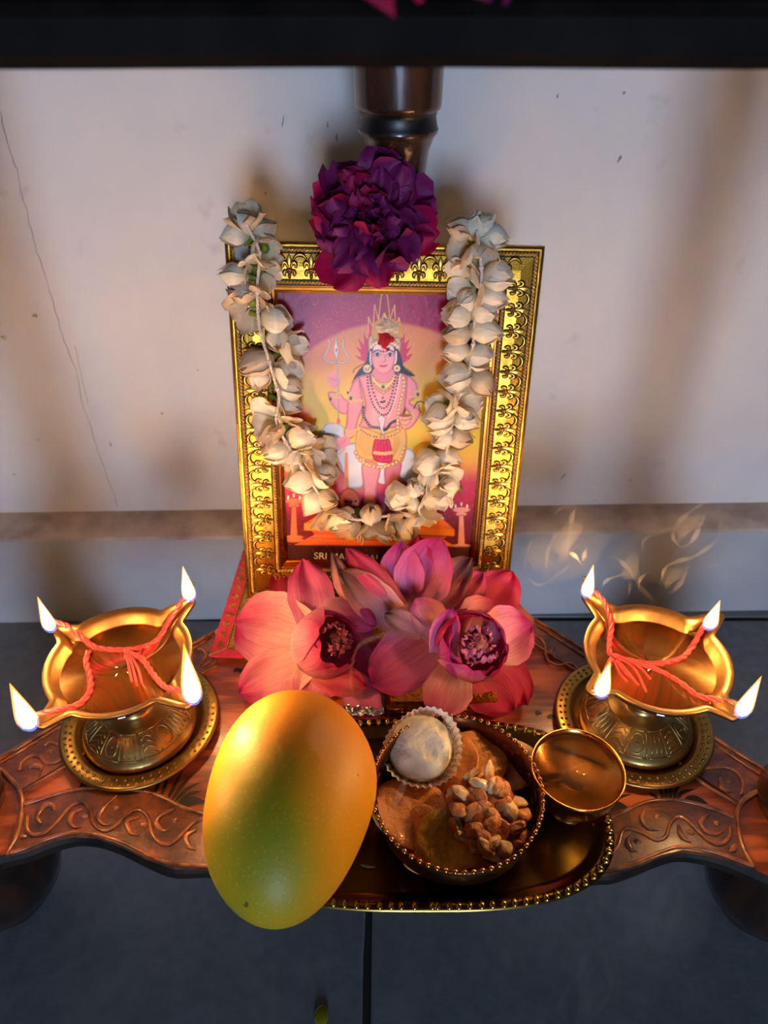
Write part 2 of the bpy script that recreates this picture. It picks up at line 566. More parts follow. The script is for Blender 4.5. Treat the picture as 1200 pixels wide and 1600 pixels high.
ridge([(334, 987), (200, 1067), (100, 1126), (0, 1186)], .0013)
ridge([(836, 968), (900, 1007), (1000, 1076), (1100, 1142), (1200, 1207)], .0013)
vines = [
    [(43, 1274), (42, 1294), (52, 1304), (72, 1300), (90, 1283), (108, 1262), (129, 1253), (141, 1267), (147, 1288), (162, 1298), (180, 1291), (198, 1273), (216, 1265), (231, 1276), (237, 1300), (249, 1316), (267, 1318), (285, 1303), (303, 1285), (318, 1279)],
    [(31, 1204), (33, 1192), (48, 1181), (63, 1183), (72, 1192), (90, 1190), (99, 1177), (93, 1165), (78, 1159), (70, 1165)],
    [(954, 1333), (966, 1321), (972, 1300), (984, 1294), (1002, 1300), (1026, 1312), (1041, 1306), (1047, 1288), (1059, 1276), (1074, 1282), (1092, 1300), (1110, 1315), (1128, 1318), (1140, 1306), (1140, 1291)],
    [(1086, 1199), (1110, 1199), (1134, 1198), (1152, 1207), (1161, 1225), (1158, 1243)],
    [(822, 998), (832, 993), (843, 997), (851, 1008), (853, 1025), (860, 1035), (873, 1039), (893, 1037), (905, 1050)],
    [(309, 1014), (317, 1015), (322, 1022), (319, 1030), (314, 1039), (323, 1037), (333, 1028)]]
for v in vines: ridge(v, .0011, 'vine_scroll')
curls = [
    [(64, 1286), (58, 1276), (69, 1259), (81, 1258), (85, 1267), (79, 1273)], [(129, 1264), (114, 1270), (109, 1282), (117, 1292), (126, 1292)],
    [(183, 1243), (163, 1261), (154, 1277), (162, 1288), (171, 1289)], [(220, 1276), (199, 1283), (204, 1300), (216, 1306)],
    [(273, 1264), (252, 1273), (244, 1285), (255, 1298), (265, 1295)], [(306, 1297), (291, 1306), (295, 1322), (306, 1327)],
    [(43, 1201), (52, 1196), (64, 1199), (61, 1213)],
    [(1008, 1264), (1003, 1279), (1014, 1294), (1029, 1297)], [(1060, 1289), (1065, 1306), (1080, 1316)],
    [(1107, 1273), (1095, 1283), (1101, 1297), (1119, 1303), (1131, 1298)], [(987, 1303), (981, 1315), (987, 1327), (996, 1330)],
    [(1149, 1319), (1145, 1326), (1140, 1331)], [(1125, 1213), (1128, 1231), (1143, 1237)],
    [(823, 1007), (822, 1013), (828, 1022), (837, 1022)], [(867, 1010), (861, 1018), (867, 1027), (877, 1028)]]
for c in curls: ridge(c, .0017, 'carved_leaf', taper=True)
for x, y in ((180, 1262), (132, 1276), (225, 1288), (273, 1282), (79, 1175), (37, 1308), (1026, 1276), (1120, 1286), (1079, 1301), (996, 1315), (1138, 1220), (832, 1009)):
    MB().ell(Q(x, y, SH + .002), .0023, .0017, .0014, 10, 6).build('carved_berry', M_RIDGE, low)
# black painted grass tufts on the plain panel
def blade(px, wd=.0011, z=SH + .0001, nm='painted_blade'):
    P = smooth_path([Q(x, y, z) for x, y in px], 5)
    n = len(P)
    vs, fs = [], []
    for i, p in enumerate(P):
        t = (P[min(i + 1, n - 1)] - P[max(i - 1, 0)]).normalized()
        s = V((-t.y, t.x, 0)) * wd * max(.06, math.sin(PI * min(1, .2 + .8 * i / (n - 1))))
        vs += [p - s, p + s]
    N = len(vs)
    fs = [(2 * i, 2 * i + 1, 2 * i + 3, 2 * i + 2)[::-1] for i in range(n - 1)]
    MB().add([v + V((0, 0, .0002)) for v in vs], fs).build(nm, M_PAINT, low, smooth=False)
for px in ([(262, 1250), (272, 1228), (288, 1199)], [(268, 1251), (284, 1228), (302, 1208)], [(274, 1252), (292, 1233), (317, 1221)], [(279, 1254), (297, 1240), (316, 1236)], [(250, 1247), (258, 1228), (264, 1206)], [(240, 1243), (247, 1226), (250, 1212)], [(128, 1234), (138, 1225), (152, 1220)], [(122, 1235), (130, 1224), (134, 1216)],
           [(1036, 1252), (1032, 1235), (1020, 1224)], [(1041, 1251), (1040, 1230), (1034, 1214)], [(1047, 1250), (1048, 1230), (1045, 1212)], [(1053, 1250), (1057, 1232), (1070, 1220)], [(1058, 1250), (1066, 1238), (1086, 1233)], [(1030, 1252), (1022, 1243), (1012, 1240)], [(958, 1256), (968, 1246), (986, 1241)]):
    blade(px)
blade([(282, 1260), (298, 1252), (322, 1253)], .0034)
blade([(948, 1266), (962, 1258), (985, 1264)], .003)
blade([(1072, 1252), (1088, 1250), (1106, 1256)], .003)
for px in ([(838, 1117), (841, 1113), (847, 1117)], [(855, 1122), (862, 1119), (868, 1121)], [(812, 1067), (818, 1060), (824, 1062)], [(366, 1050), (371, 1046), (374, 1050)], [(374, 1051), (378, 1047), (381, 1051)]):
    blade(px, .0016)

# turned posts
def post(c, z0, z1, name='post'):
    L = z1 - z0
    pr = [(.027, 0), (.028, .006), (.025, .012), (.021, .02), (.026, .028), (.024, .034), (.0185, .06), (.017, .10), (.0185, .14), (.0215, .17),
          (.0225, .185), (.0205, .20), (.0205, .215), (.024, .235), (.0255, .242), (.0265, .246), (.0262, .250), (.0235, .256), (.0235, .262), (.0258, .264), (.0268, .269), (.0272, .30), (.0278, 1)]
    zs = [(r, z0 + (min(z, .31) / .31) * L) for r, z in pr]
    return MB().lathe(zs, 40, (c.x, c.y, 0)).build(name, M_POST, tb)
M_POST = mat('turned_post_wood', lin((46, 27, 18)), .26, c2=lin((78, 44, 26)), nscale=60, coat=.45, bscale=180, bstr=.2, stretch=(1, 1, .3))
M_GROOVE = mat('black_groove', lin((18, 14, 12)), .4)
UZ = .55 - .0180                 # underside of the upper shelf
bp = V((.0085, .484, 0))
# rear post: profile read from the photo (collar, black groove, flared neck)
def rear_post():
    L0 = SH
    zt = UZ
    d_ = .0150
    pr = [(.029, L0), (.031, L0 + .006), (.025, L0 + .014), (.020, L0 + .03), (.0165, L0 + .08), (.0155, L0 + .16), (.0158, zt - d_ - .105), (.0162, zt - d_ - .085), (.0172, zt - d_ - .066), (.0192, zt - d_ - .052), (.0222, zt - d_ - .0445), (.0242, zt - d_ - .0425),
          (.0245, zt - d_ - .0405), (.0238, zt - d_ - .039), (.0228, zt - d_ - .0335), (.0238, zt - d_ - .0305), (.0255, zt - d_ - .0295), (.0260, zt - d_ - .027), (.0266, zt - .01), (.0268, zt)]
    m = MB().lathe(pr, 48, (bp.x, bp.y, 0))
    seg = 48
    for j in range(len(pr) - 1):
        if 12 <= j <= 14:
            for i in range(seg): m.m[j * seg + i] = 1
    return m.build('post', [M_POST, M_GROOVE], tb)
rear_post()
for c in (lp, rp): post(c, SH, UZ)
# bulb feet
def foot(c):
    z = SH - TH_
    pr = [(.012, 0), (.020, .001), (.024, .006), (.026, .012), (.025, .017), (.031, .022), (.040, .034), (.0445, .052), (.0445, .068), (.040, .086), (.032, .101), (.026, .112), (.030, .118), (.032, .126), (.032, z)]
    return MB().lathe(pr, 48, (c.x, c.y, 0)).build('foot', M_BLACKW, tb)
foot(V((-.274, .250, 0))); foot(V((.270, .244, 0))); foot(bp + V((0, -.012, 0)))
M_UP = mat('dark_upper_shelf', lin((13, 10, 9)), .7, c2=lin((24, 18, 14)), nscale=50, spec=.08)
# upper shelf: scalloped like the lower one, its front edge close to the camera
def uy(x): return .203 + .0025 * math.cos(x * 34.0) + .12 * max(0, abs(x) - .17)
uo = [(x / 100, uy(x / 100)) for x in range(-27, 28, 1)]
uo = uo + [(.285, .24), (.26, .27), (.06, .52), (-.05, .52), (-.26, .27), (-.285, .24)]
U0 = UZ
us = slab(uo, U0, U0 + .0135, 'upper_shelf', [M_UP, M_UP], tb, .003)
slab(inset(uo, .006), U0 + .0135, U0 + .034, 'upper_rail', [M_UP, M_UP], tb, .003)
# ------------------------------------------------------------------ picture frame
FA, FB, FC = 0.22518449, 0.06982405, -0.03884542          # lean, yaw, roll
_B = Matrix(((1, 0, 0), (0, math.sin(FA), -math.cos(FA)), (0, math.cos(FA), math.sin(FA))))
FR = (Matrix.Rotation(FB, 3, 'Z') @ _B @ Matrix.Rotation(FC, 3, 'Z'))
FT = CAM + (V((-0.00373231, 0.39782797, 0.16752064)) - CAM) * .9915
FW, FH, FBD = .2, .254, .031
fU, fV, fN = FR.col[0].copy(), FR.col[1].copy(), FR.col[2].copy()
def LF_(px, py, wofs):
    """point on the frame's plane (offset wofs), in frame-local coordinates"""
    p = PP(px, py, FT + fN * wofs, fN) - FT
    return V((p.dot(fU), p.dot(fV), p.dot(fN)))
frame = empty('picture_frame', FT, 'ornate embossed gold picture frame with devotional print, propped against the post', 'picture frame')
frame.matrix_world = FR.to_4x4()
frame.location = FT
ORG[frame.name] = V((0, 0, 0))

def goldmat(name, c, c2, rough=.26, nscale=90, lines=True):
    t = NT(name)
    co = t.coord('Object')
    n = t.noise(co, nscale, 4)
    t.set(Base_Color=t.ramp(n, [(.35, c), (.65, c2)]), Metallic=1.0, Roughness=t.ramp(n, [(.3, (rough,) * 3), (.7, (rough + .12,) * 3)]))
    if lines:
        h1 = t.noise(t.coord('Object', (1, 12, 1)), 160, 2)
        h2 = t.noise(t.coord('Object', (12, 1, 1)), 160, 2)
        t.bump(t.math('ADD', h1, h2), .25, .0005)
    return t.m
M_GOLD = goldmat('embossed_gold_foil', lin((196, 150, 56)), lin((170, 124, 42)))
M_GOLD2 = goldmat('bright_gold_relief', lin((232, 196, 104)), lin((206, 162, 70)), .32, 200, False)
M_BRONZE = mat('dark_antique_recess', lin((48, 30, 10)), .5, .4)
M_LIP = goldmat('copper_gold_lip', lin((170, 96, 34)), lin((140, 76, 26)), .2, 60, False)

prof = [(0, -.011), (0, -.0016), (.0006, -.0006), (.0016, -.0002), (.002, -.0012), (.003, -.0012), (.0034, -.0018), (.0066, -.0018), (.0070, -.0006), (.0146, .0002), (.0222, -.0006), (.0226, -.0018), (.0258, -.0018), (.0262, -.0012), (.0272, -.0014), (.0276, -.0024), (.0290, -.0026), (.0294, -.0034), (FBD, -.0038), (FBD, -.006)]
mo = MB()
ring = []
for d, wv in prof:
    ring.append([(-FW / 2 + d, d, wv), (FW / 2 - d, d, wv), (FW / 2 - d, FH - d, wv), (-FW / 2 + d, FH - d, wv)])
for k in range(len(prof) - 1):
    mi = 1 if k >= 13 else 0
    if prof[k][1] == -.0018 and prof[k + 1][1] == -.0018 : mi = 2
    for i in range(4):
        a, b, c, d = ring[k][i], ring[k][(i + 1) % 4], ring[k + 1][(i + 1) % 4], ring[k + 1][i]
        nseg = 1
        mo.add([a, b, c, d], [(0, 1, 2, 3)], mi)
mo.build('moulding', [M_GOLD, M_LIP, M_BRONZE], frame, smooth=False, local=True)
MB().box((-FW / 2 + .0005, .0005, -.0125), (FW / 2 - .0005, FH - .0005, -.0108)).build('backing_board', mat('backing_board', lin((40, 32, 26)), .8), frame, smooth=False, local=True)
M_ROPE = mat('gilt_rope_bead', lin((226, 186, 98)), .38, .65)
# rope beading, two rows
def rope_row(d):
    m = MB()
    sides = [((-1, 0), d), ((1, 0), d), ((0, -1), d), ((0, 1), d)]
    def run(p0, p1, n):
        p0, p1 = V(p0), V(p1)
        t = (p1 - p0).normalized()
        ang = math.atan2(t.y, t.x)
        R = Matrix.Rotation(ang + math.radians(38), 3, 'Z')
        for k in range(n):
            m.ell(p0 + (p1 - p0) * ((k + .5) / n), .00200, .00098, .0015, 7, 4, rot=R)
    z = -.0010
    x, y0, y1 = FW / 2 - d, d, FH - d
    n1, n2 = int(2 * x / .0023), int((y1 - y0) / .0023)
    run((-x, y0, z), (x, y0, z), n1); run((x, y1, z), (-x, y1, z), n1)
    run((x, y0, z), (x, y1, z), n2); run((-x, y1, z), (-x, y0, z), n2)
    o = m.build('rope_beading', M_ROPE, frame, local=True)
    o['kind'] = 'stuff'
rope_row(.005); rope_row(.0242)
# fleur ornaments: b axis points to the frame's outer edge
def fleur_mesh():
    m = MB()
    def blob(x, y, rx, ry, h, ang=0.):
        R = Matrix.Rotation(ang, 3, 'Z')
        m.ell((x, y, 0), rx + .0006, ry + .0006, .0002, 8, 4, 1, R)
        m.ell((x, y, .0002), rx, ry, h, 8, 4, 0, R)
    def stroke(pts, r):
        P = smooth_path([V((x, y, .0002)) for x, y in pts], 3)
        n = len(P)
        rs = [r * max(.35, math.sin(PI * (i + .7) / (n + .4))) for i in range(n)]
        m.tube([p - V((0, 0, .0002)) for p in P], [q + .00055 for q in rs], 5, 1, .25, (0, 0, 1))
        m.tube(P, rs, 5, 0, .8, (0, 0, 1))
    # pointed centre petal
    m.add([(0, -.0005, 0), (.0023, .003, 0), (0, .0068, 0), (-.0023, .003, 0), (0, .003, .0003)], [(0, 1, 4), (1, 2, 4), (2, 3, 4), (3, 0, 4)], 1)
    m.add([(0, .0001, .0003), (.0016, .0031, .0003), (0, .0060, .0003), (-.0016, .0031, .0003), (0, .003, .0013)], [(0, 1, 4), (1, 2, 4), (2, 3, 4), (3, 0, 4)], 0)
    for s in (-1, 1):
        stroke([(s * .0010, -.0006), (s * .0018, .0016), (s * .0034, .0022), (s * .0044, .0008), (s * .0038, -.0006)], .00085)
        stroke([(s * .0012, -.0024), (s * .0028, -.0022), (s * .0034, -.0036), (s * .0022, -.0044)], .00075)
    blob(0, -.0016, .0017, .0006, .0009); blob(0, -.0028, .0013, .0005, .0009); blob(0, -.0046, .0006, .0012, .0009)
    stroke([(.0026, .0036), (.0048, .0056), (.0070, .0061), (.0092, .0056), (.0114, .0036)], .00065)
    return m.mesh('fleur', [M_GOLD2, M_BRONZE])
FLE = fleur_mesh()
dm = .0148
def fleurs(p0, p1, n, outward):
    p0, p1, outward = V(p0), V(p1), V(outward)
    t = (p1 - p0).normalized()
    for k in range(n):
        c = p0 + (p1 - p0) * ((k + .5) / n)
        place('fleur_ornament', FLE, frame, basis(t * (((p1 - p0).length / n) / .01405), outward * 1.18, t.cross(outward), c + V((0, 0, .0001))) if t.cross(outward).z > 0 else basis(-t * (((p1 - p0).length / n) / .01405), outward * 1.18, -t.cross(outward), c + V((0, 0, .0001))))
xx, yy0, yy1 = FW / 2 - dm, dm, FH - dm
fleurs((-xx + .004, yy1, 0), (xx - .004, yy1, 0), 12, (0, 1, 0))
fleurs((-xx + .004, yy0, 0), (xx - .004, yy0, 0), 12, (0, -1, 0))
fleurs((-xx, yy0 + .004, 0), (-xx, yy1 - .004, 0), 16, (-1, 0, 0))
fleurs((xx, yy0 + .004, 0), (xx, yy1 - .004, 0), 16, (1, 0, 0))

# ------------------------------------------------------------------ the print (flat artwork, colour per vertex)
AH = np.array([[2.08516272e+03, -3.95310282e+02, 5.91941158e+02], [9.06655476e+01, -2.42763846e+03, 9.29637540e+02], [1.29726408e-01, -7.36583329e-01, 1.0]])
NU, NV_ = 300, 418
uu, vv = np.meshgrid(np.linspace(-FW / 2 + FBD - .001, FW / 2 - FBD + .001, NU), np.linspace(FBD - .001, FH - FBD + .001, NV_))
q = np.einsum('ij,jkl->ikl', AH, np.stack([uu, vv, np.ones_like(uu)]))
X, Y = q[0] / q[2], q[1] / q[2]                     # artwork coordinates
IMG = np.zeros(X.shape + (3,))
def L3(c): return np.array(lin(c))
def put(mask, col):
    c = col if isinstance(col, np.ndarray) and col.ndim == 3 else L3(col)
    IMG[:] = IMG * (1 - mask[..., None]) + c * mask[..., None]
def ramp_y(stops):
    ys_ = [s[0] for s in stops]
    return np.stack([np.interp(Y, ys_, [L3(s[1])[k] for s in stops]) for k in range(3)], -1)
def sstep(a, b, x):
    t = np.clip((x - a) / (b - a), 0, 1)
    return t * t * (3 - 2 * t)
def segd(px, py, a, b):
    ax, ay, bx, by = a[0], a[1], b[0], b[1]
    dx, dy = bx - ax, by - ay
    t = np.clip(((px - ax) * dx + (py - ay) * dy) / (dx * dx + dy * dy + 1e-9), 0, 1)
    return np.hypot(px - ax - t * dx, py - ay - t * dy)
def sub(pts, pad):
    xs_, ys_ = [p[0] for p in pts], [p[1] for p in pts]
    m = (X > min(xs_) - pad) & (X < max(xs_) + pad) & (Y > min(ys_) - pad) & (Y < max(ys_) + pad)
    return m
def sm(pts, closed=True, n=4):
    return [(p.x, p.y) for p in smooth_path([V((a, b, 0)) for a, b in pts], n, closed)]
def poly(pts, col, soft=.7, smooth=True, alpha=1., shade=None):
    P = sm(pts) if smooth else pts
    m = sub(P, 4)
    x, y = X[m], Y[m]
    ins = np.zeros(x.shape, bool)
    d = np.full(x.shape, 1e9)
    n = len(P)
    for i in range(n):
        a, b = P[i], P[(i + 1) % n]
        c = ((a[1] > y) != (b[1] > y)) & (x < (b[0] - a[0]) * (y - a[1]) / (b[1] - a[1] + 1e-12) + a[0])
        ins ^= c
        d = np.minimum(d, segd(x, y, a, b))
    sd = np.where(ins, -d, d)
    al = (1 - sstep(-soft, soft, sd)) * alpha
    c = L3(col)[None]
    if shade is not None:                      # darker printed outline shading of the drawing
        k = (1 - np.clip(-sd / shade[1], 0, 1))[:, None]
        c = c * (1 - k) + L3(shade[0])[None] * k
    IMG[m] = IMG[m] * (1 - al[:, None]) + c * al[:, None]
def stroke(pts, wd, col, smooth=True, alpha=1.):
    P = sm(pts, False) if smooth else pts
    m = sub(P, wd + 2)
    x, y = X[m], Y[m]
    d = np.full(x.shape, 1e9)
    for i in range(len(P) - 1): d = np.minimum(d, segd(x, y, P[i], P[i + 1]))
    al = (1 - sstep(wd / 2 - .6, wd / 2 + .6, d)) * alpha
    IMG[m] = IMG[m] * (1 - al[:, None]) + L3(col)[None] * al[:, None]
def disc(cx, cy, rx, ry, col, soft=.7, alpha=1., ang=0.):
    m = sub([(cx, cy)], max(rx, ry) + 3 + soft)
    dx, dy = X[m] - cx, Y[m] - cy
    a = math.radians(ang)
    dx, dy = dx * math.cos(a) + dy * math.sin(a), -dx * math.sin(a) + dy * math.cos(a)
    sd = (np.hypot(dx / rx, dy / ry) - 1) * min(rx, ry)
    al = (1 - sstep(-soft, soft, sd)) * alpha
    IMG[m] = IMG[m] * (1 - al[:, None]) + L3(col)[None] * al[:, None]
def dots(pts, r, col, gap=3.2, smooth=True):
    P = sm(pts, False, 10) if smooth else pts
    acc = 0
    for i in range(len(P) - 1):
        acc += math.hypot(P[i + 1][0] - P[i][0], P[i + 1][1] - P[i][1])
        if acc >= gap:
            acc = 0
            disc(P[i + 1][0], P[i + 1][1], r, r, col, .5)
def A7(l): return [(500 + a / 5.4545, 480 + b / 5.4545) for a, b in l]
def A1(l): return [(420 + a / 3.3333, 440 + b / 3.3333) for a, b in l]
SKIN, SKD, GLD, GLD2, BLK = (232, 150, 158), (176, 84, 104), (226, 178, 112), (150, 92, 50), (34, 26, 44)
put(np.ones_like(X), ramp_y([(455, (150, 24, 74)), (560, (176, 34, 88)), (690, (214, 48, 96)), (770, (196, 34, 78)), (815, (110, 22, 44)), (900, (78, 20, 30))]))
sun = (1 - sstep(-4, 4, np.hypot(X - 607, Y - 705) - 196)) * (1 - sstep(720, 760, Y))
put(sun, ramp_y([(500, (206, 122, 92)), (570, (218, 150, 84)), (625, (230, 190, 70)), (690, (232, 196, 56)), (760, (230, 120, 60))]))
for cx, cy, rx, ry, c, a in ((462, 655, 38, 28, (228, 78, 40), .95), (468, 690, 40, 26, (220, 40, 80), .8), (690, 690, 46, 22, (226, 140, 36), .8), (715, 560, 30, 45, (214, 90, 50), .8), (735, 615, 30, 30, (216, 40, 60), .8), (500, 545, 40, 60, (190, 90, 100), .35), (480, 760, 40, 22, (220, 40, 90), .7), (690, 770, 60, 26, (190, 40, 90), .6), (560, 760, 50, 20, (236, 140, 120), .6)):
    put((1 - sstep(.35, 1, np.hypot((X - cx) / rx, (Y - cy) / ry))) * a, c)
# aureole of flames
MAG = (196, 36, 92)
poly(A7([(395, 500), (330, 470), (275, 415), (345, 440), (322, 390), (268, 332), (345, 372), (308, 258), (372, 330), (362, 198), (405, 290), (415, 108), (452, 195), (445, 260), (430, 330), (410, 430)]), MAG, smooth=False, shade=((222, 170, 84), 1.6))
poly(A7([(700, 510), (765, 470), (805, 400), (742, 430), (772, 380), (818, 330), (742, 372), (778, 268), (722, 322), (732, 193), (700, 280), (675, 113), (645, 190), (650, 330), (680, 440)]), MAG, smooth=False, shade=((222, 170, 84), 1.6))
stroke(A7([(415, 250), (412, 108), (455, 200), (466, 4), (500, 135), (520, -62), (548, -135), (576, -62), (595, 132), (636, 8), (642, 192), (674, 113), (692, 250)]), 1.3, (232, 180, 90), smooth=False)
poly(A7([(500, 170), (530, 110), (548, 70), (570, 110), (600, 170)]), (230, 184, 70))
disc(500 + 568 / 5.4545, 480 + 240 / 5.4545, 24, 23, (206, 148, 66))
# hair
poly(A7([(430, 320), (405, 430), (385, 500), (330, 560), (285, 640), (340, 610), (400, 590), (470, 570), (470, 400)]), BLK)
poly(A7([(650, 320), (690, 440), (715, 530), (770, 575), (800, 610), (720, 600), (650, 590), (610, 560), (620, 400)]), BLK)
for a in ([(385, 500), (300, 545), (285, 580)], [(390, 520), (320, 590), (275, 665)], [(700, 520), (770, 570), (805, 605)], [(690, 560), (750, 590), (770, 610)]): stroke(A7(a), 1.2, BLK)
poly(A7([(700, 780), (735, 770), (742, 850), (720, 925), (690, 930)]), BLK)
# white bull behind
poly(A1([(285, 770), (320, 745), (385, 760), (400, 800), (395, 830), (340, 850), (300, 830), (270, 830)]), (222, 218, 214), shade=((150, 146, 156), 3))
poly(A1([(265, 830), (330, 800), (390, 830), (380, 880), (350, 900), (300, 880)]), (120, 116, 126), alpha=.8)
poly(A1([(350, 890), (430, 850), (500, 880), (500, 1060), (440, 1085), (410, 1070), (380, 980)]), (214, 212, 218), shade=((120, 124, 150), 4))
poly(A1([(690, 890), (745, 885), (775, 960), (775, 1040), (690, 1045), (670, 980)]), (222, 220, 224), shade=((150, 150, 170), 4))
poly(A1([(560, 960), (615, 960), (620, 1050), (570, 1050)]), (216, 214, 222))
stroke(A1([(300, 890), (340, 930), (370, 985), (400, 1020)]), 3, (96, 92, 110)); disc(420 + 290 / 3.333, 440 + 790 / 3.333, 1.6, 1.2, BLK)
stroke(A1([(300, 905), (350, 915), (400, 880)]), 3, GLD)
# raised arm with trident
poly(A7([(78, 740), (85, 820), (140, 890), (195, 930), (250, 912), (285, 830), (215, 800), (178, 760)]), SKIN, shade=(SKD, 3))
disc(500 + 125 / 5.4545, 480 + 640 / 5.4545, 10, 13.5, (226, 150, 160)); 
for k in range(4): stroke(A7([(95 + 20 * k, 625 + 4 * k), (112 + 16 * k, 640 + 6 * k)]), .9, SKD, alpha=.6)
stroke(A7([(150, 500), (160, 970)]), 2.2, (120, 84, 70)); stroke(A7([(149, 500), (158, 960)]), 1.0, (226, 214, 200))
disc(500 + 162 / 5.4545, 480 + 992 / 5.4545, 3, 4, (222, 110, 70))
TRI = (216, 206, 196)
for a in ([(150, 490), (80, 490), (42, 455), (72, 380), (86, 330), (72, 300)], [(150, 490), (215, 490), (246, 455), (215, 395), (198, 340), (206, 300)]):
    stroke(A7(a), 3.2, (96, 76, 66)); stroke(A7(a), 1.8, TRI)
poly(A7([(136, 225), (150, 330), (166, 390), (150, 470), (146, 490), (140, 470), (118, 390), (130, 320)]), TRI, shade=((96, 76, 66), 1.2)); disc(500 + 144 / 5.4545, 480 + 388 / 5.4545, 1.5, 3, (196, 40, 70))
dots(A7([(84, 755), (130, 765), (176, 752)]), 2.2, GLD, 3.4); dots(A7([(88, 785), (130, 795), (172, 785)]), 2.0, GLD, 3.4); disc(517, 627, 2, 2.6, (40, 60, 60))
# body
poly(A7([(330, 612), (272, 680), (242, 780), (232, 900), (226, 1000), (206, 1090), (228, 1135), (290, 1120), (332, 970), (372, 850), (352, 720)]), SKIN, shade=(SKD, 4))
poly(A7([(735, 608), (812, 650), (834, 735), (805, 800), (765, 830), (838, 880), (852, 930), (800, 1020), (735, 1062), (680, 1035), (676, 990), (760, 940), (716, 860), (726, 760)]), SKIN, shade=(SKD, 4))
poly(A7([(330, 612), (440, 585), (640, 585), (738, 608), (735, 760), (715, 900), (655, 1000), (640, 1045), (352, 1045), (352, 980), (385, 870), (362, 740), (345, 680)]), (236, 156, 160), shade=(SKD, 5))
poly(A7([(470, 540), (610, 540), (625, 640), (450, 640)]), (224, 142, 150))
disc(590, 645, 8, 26, (246, 186, 184), 6, .6, 8)
# legs
poly(A1([(488, 950), (580, 970), (562, 1090), (556, 1200), (500, 1200), (494, 1090)]), SKIN, shade=(SKD, 4))
poly(A1([(606, 970), (692, 945), (668, 1090), (672, 1220), (602, 1220), (606, 1090)]), (214, 120, 136), shade=(SKD, 4))
# skirt, sash, belts
poly(A1([(470, 770), (600, 800), (702, 765), (718, 870), (690, 955), (640, 935), (560, 945), (478, 925), (452, 890)]), (230, 180, 96), shade=((170, 110, 50), 3))
for k in range(8): stroke(A1([(480 + 8 * k, 800), (470 + 9 * k, 860), (500 + 7 * k, 915)]), .8, (176, 116, 50), alpha=.7)
for k in range(6): stroke(A1([(690 - 8 * k, 790), (680 - 6 * k, 860), (650 - 3 * k, 920)]), .8, (176, 116, 50), alpha=.7)
poly(A1([(556, 820), (622, 820), (642, 945), (545, 935)]), (206, 30, 84), shade=((130, 14, 50), 3))
for k in range(4): stroke(A1([(570 + 14 * k, 830), (562 + 20 * k, 935)]), 1, (140, 14, 56))
stroke(A1([(552, 900), (595, 905), (638, 900)]), 5, GLD); stroke(A1([(470, 775), (530, 812), (595, 820), (655, 808), (700, 770)]), 6, GLD); dots(A1([(470, 775), (530, 812), (595, 820), (655, 808), (700, 770)]), 1.5, GLD2, 4)
dots(A1([(445, 880), (470, 930), (520, 965), (575, 975), (635, 962), (680, 935), (706, 870)]), 3.4, GLD2, 5.2); dots(A1([(445, 880), (470, 930), (520, 965), (575, 975), (635, 962), (680, 935), (706, 870)]), 2.4, (236, 192, 132), 5.2)
dots(A1([(668, 780), (690, 820), (690, 880), (672, 930)]), 3, GLD, 5)
dots(A7([(700, 590), (715, 680), (690, 800), (670, 900), (660, 1000), (664, 1080)]), 3.2, GLD2, 5); dots(A7([(700, 590), (715, 680), (690, 800), (670, 900), (660, 1000), (664, 1080)]), 2.3, (238, 200, 150), 5)
stroke(A7([(686, 590), (640, 800), (580, 960)]), 1.6, (240, 214, 214))
# snake at the waist
stroke(A7([(372, 870), (372, 940), (430, 1030), (500, 1045), (560, 1060), (600, 1010), (640, 985)]), 4.2, (44, 36, 60)); dots(A7([(372, 870), (372, 940), (430, 1030), (500, 1045)]), .9, (200, 180, 190), 3)
poly(A7([(500, 990), (490, 960), (520, 938), (555, 960), (555, 1000), (540, 1060), (560, 1095), (530, 1100), (512, 1050)]), (226, 210, 214), shade=((50, 40, 64), 1.6))
# jewellery
poly(A7([(450, 590), (480, 640), (540, 660), (600, 640), (640, 585), (650, 640), (610, 710), (545, 760), (530, 760), (470, 710), (435, 640)]), (226, 176, 130), shade=((160, 90, 60), 2.0))
dots(A7([(448, 610), (480, 670), (540, 700), (600, 668), (640, 600)]), 1.5, (250, 220, 170), 3.4); dots(A7([(450, 650), (500, 710), (540, 735), (590, 705), (635, 640)]), 1.2, (176, 60, 60), 3.6)
disc(598.6, 608, 2.8, 2.8, (40, 92, 80)); disc(598, 625, 1.8, 2, (176, 50, 60))
for a in ([(405, 590), (415, 720), (455, 850), (520, 930), (580, 920), (620, 830), (655, 680), (665, 590)], [(425, 590), (440, 690), (490, 830), (530, 880), (580, 850), (620, 730), (645, 590)]): dots(A7(a), 1.5, BLK, 3.3)
dots(A7([(505, 822), (530, 828), (555, 818)]), 1.8, BLK, 2.6)
for cx, cy, b in ((265, 795, 0), (832, 762, 0)):
    dots(A7([(cx - 30, cy - 10), (cx, cy + 15), (cx + (90 if cx < 500 else -80), cy + 20)]), 2.2, GLD, 3)
    disc(500 + cx / 5.4545, 480 + cy / 5.4545, 5.4, 7, GLD); disc(500 + cx / 5.4545, 480 + cy / 5.4545, 2.2, 3, (44, 64, 66))
disc(544, 617, 3.4, 4, GLD); disc(544, 617, 1.8, 2.2, (40, 50, 60))
dots(A1([(395, 780), (420, 790), (450, 785)]), 2.6, GLD, 3.8); dots(A1([(392, 800), (420, 812), (448, 802)]), 2.6, GLD, 3.8)
disc(420 + 380 / 3.333, 440 + 850 / 3.333, 15, 9, SKIN, ang=-25)
for k in range(4): stroke(A1([(345 + 14 * k, 880 - 8 * k), (350 + 18 * k, 845 - 6 * k)]), .9, SKD)
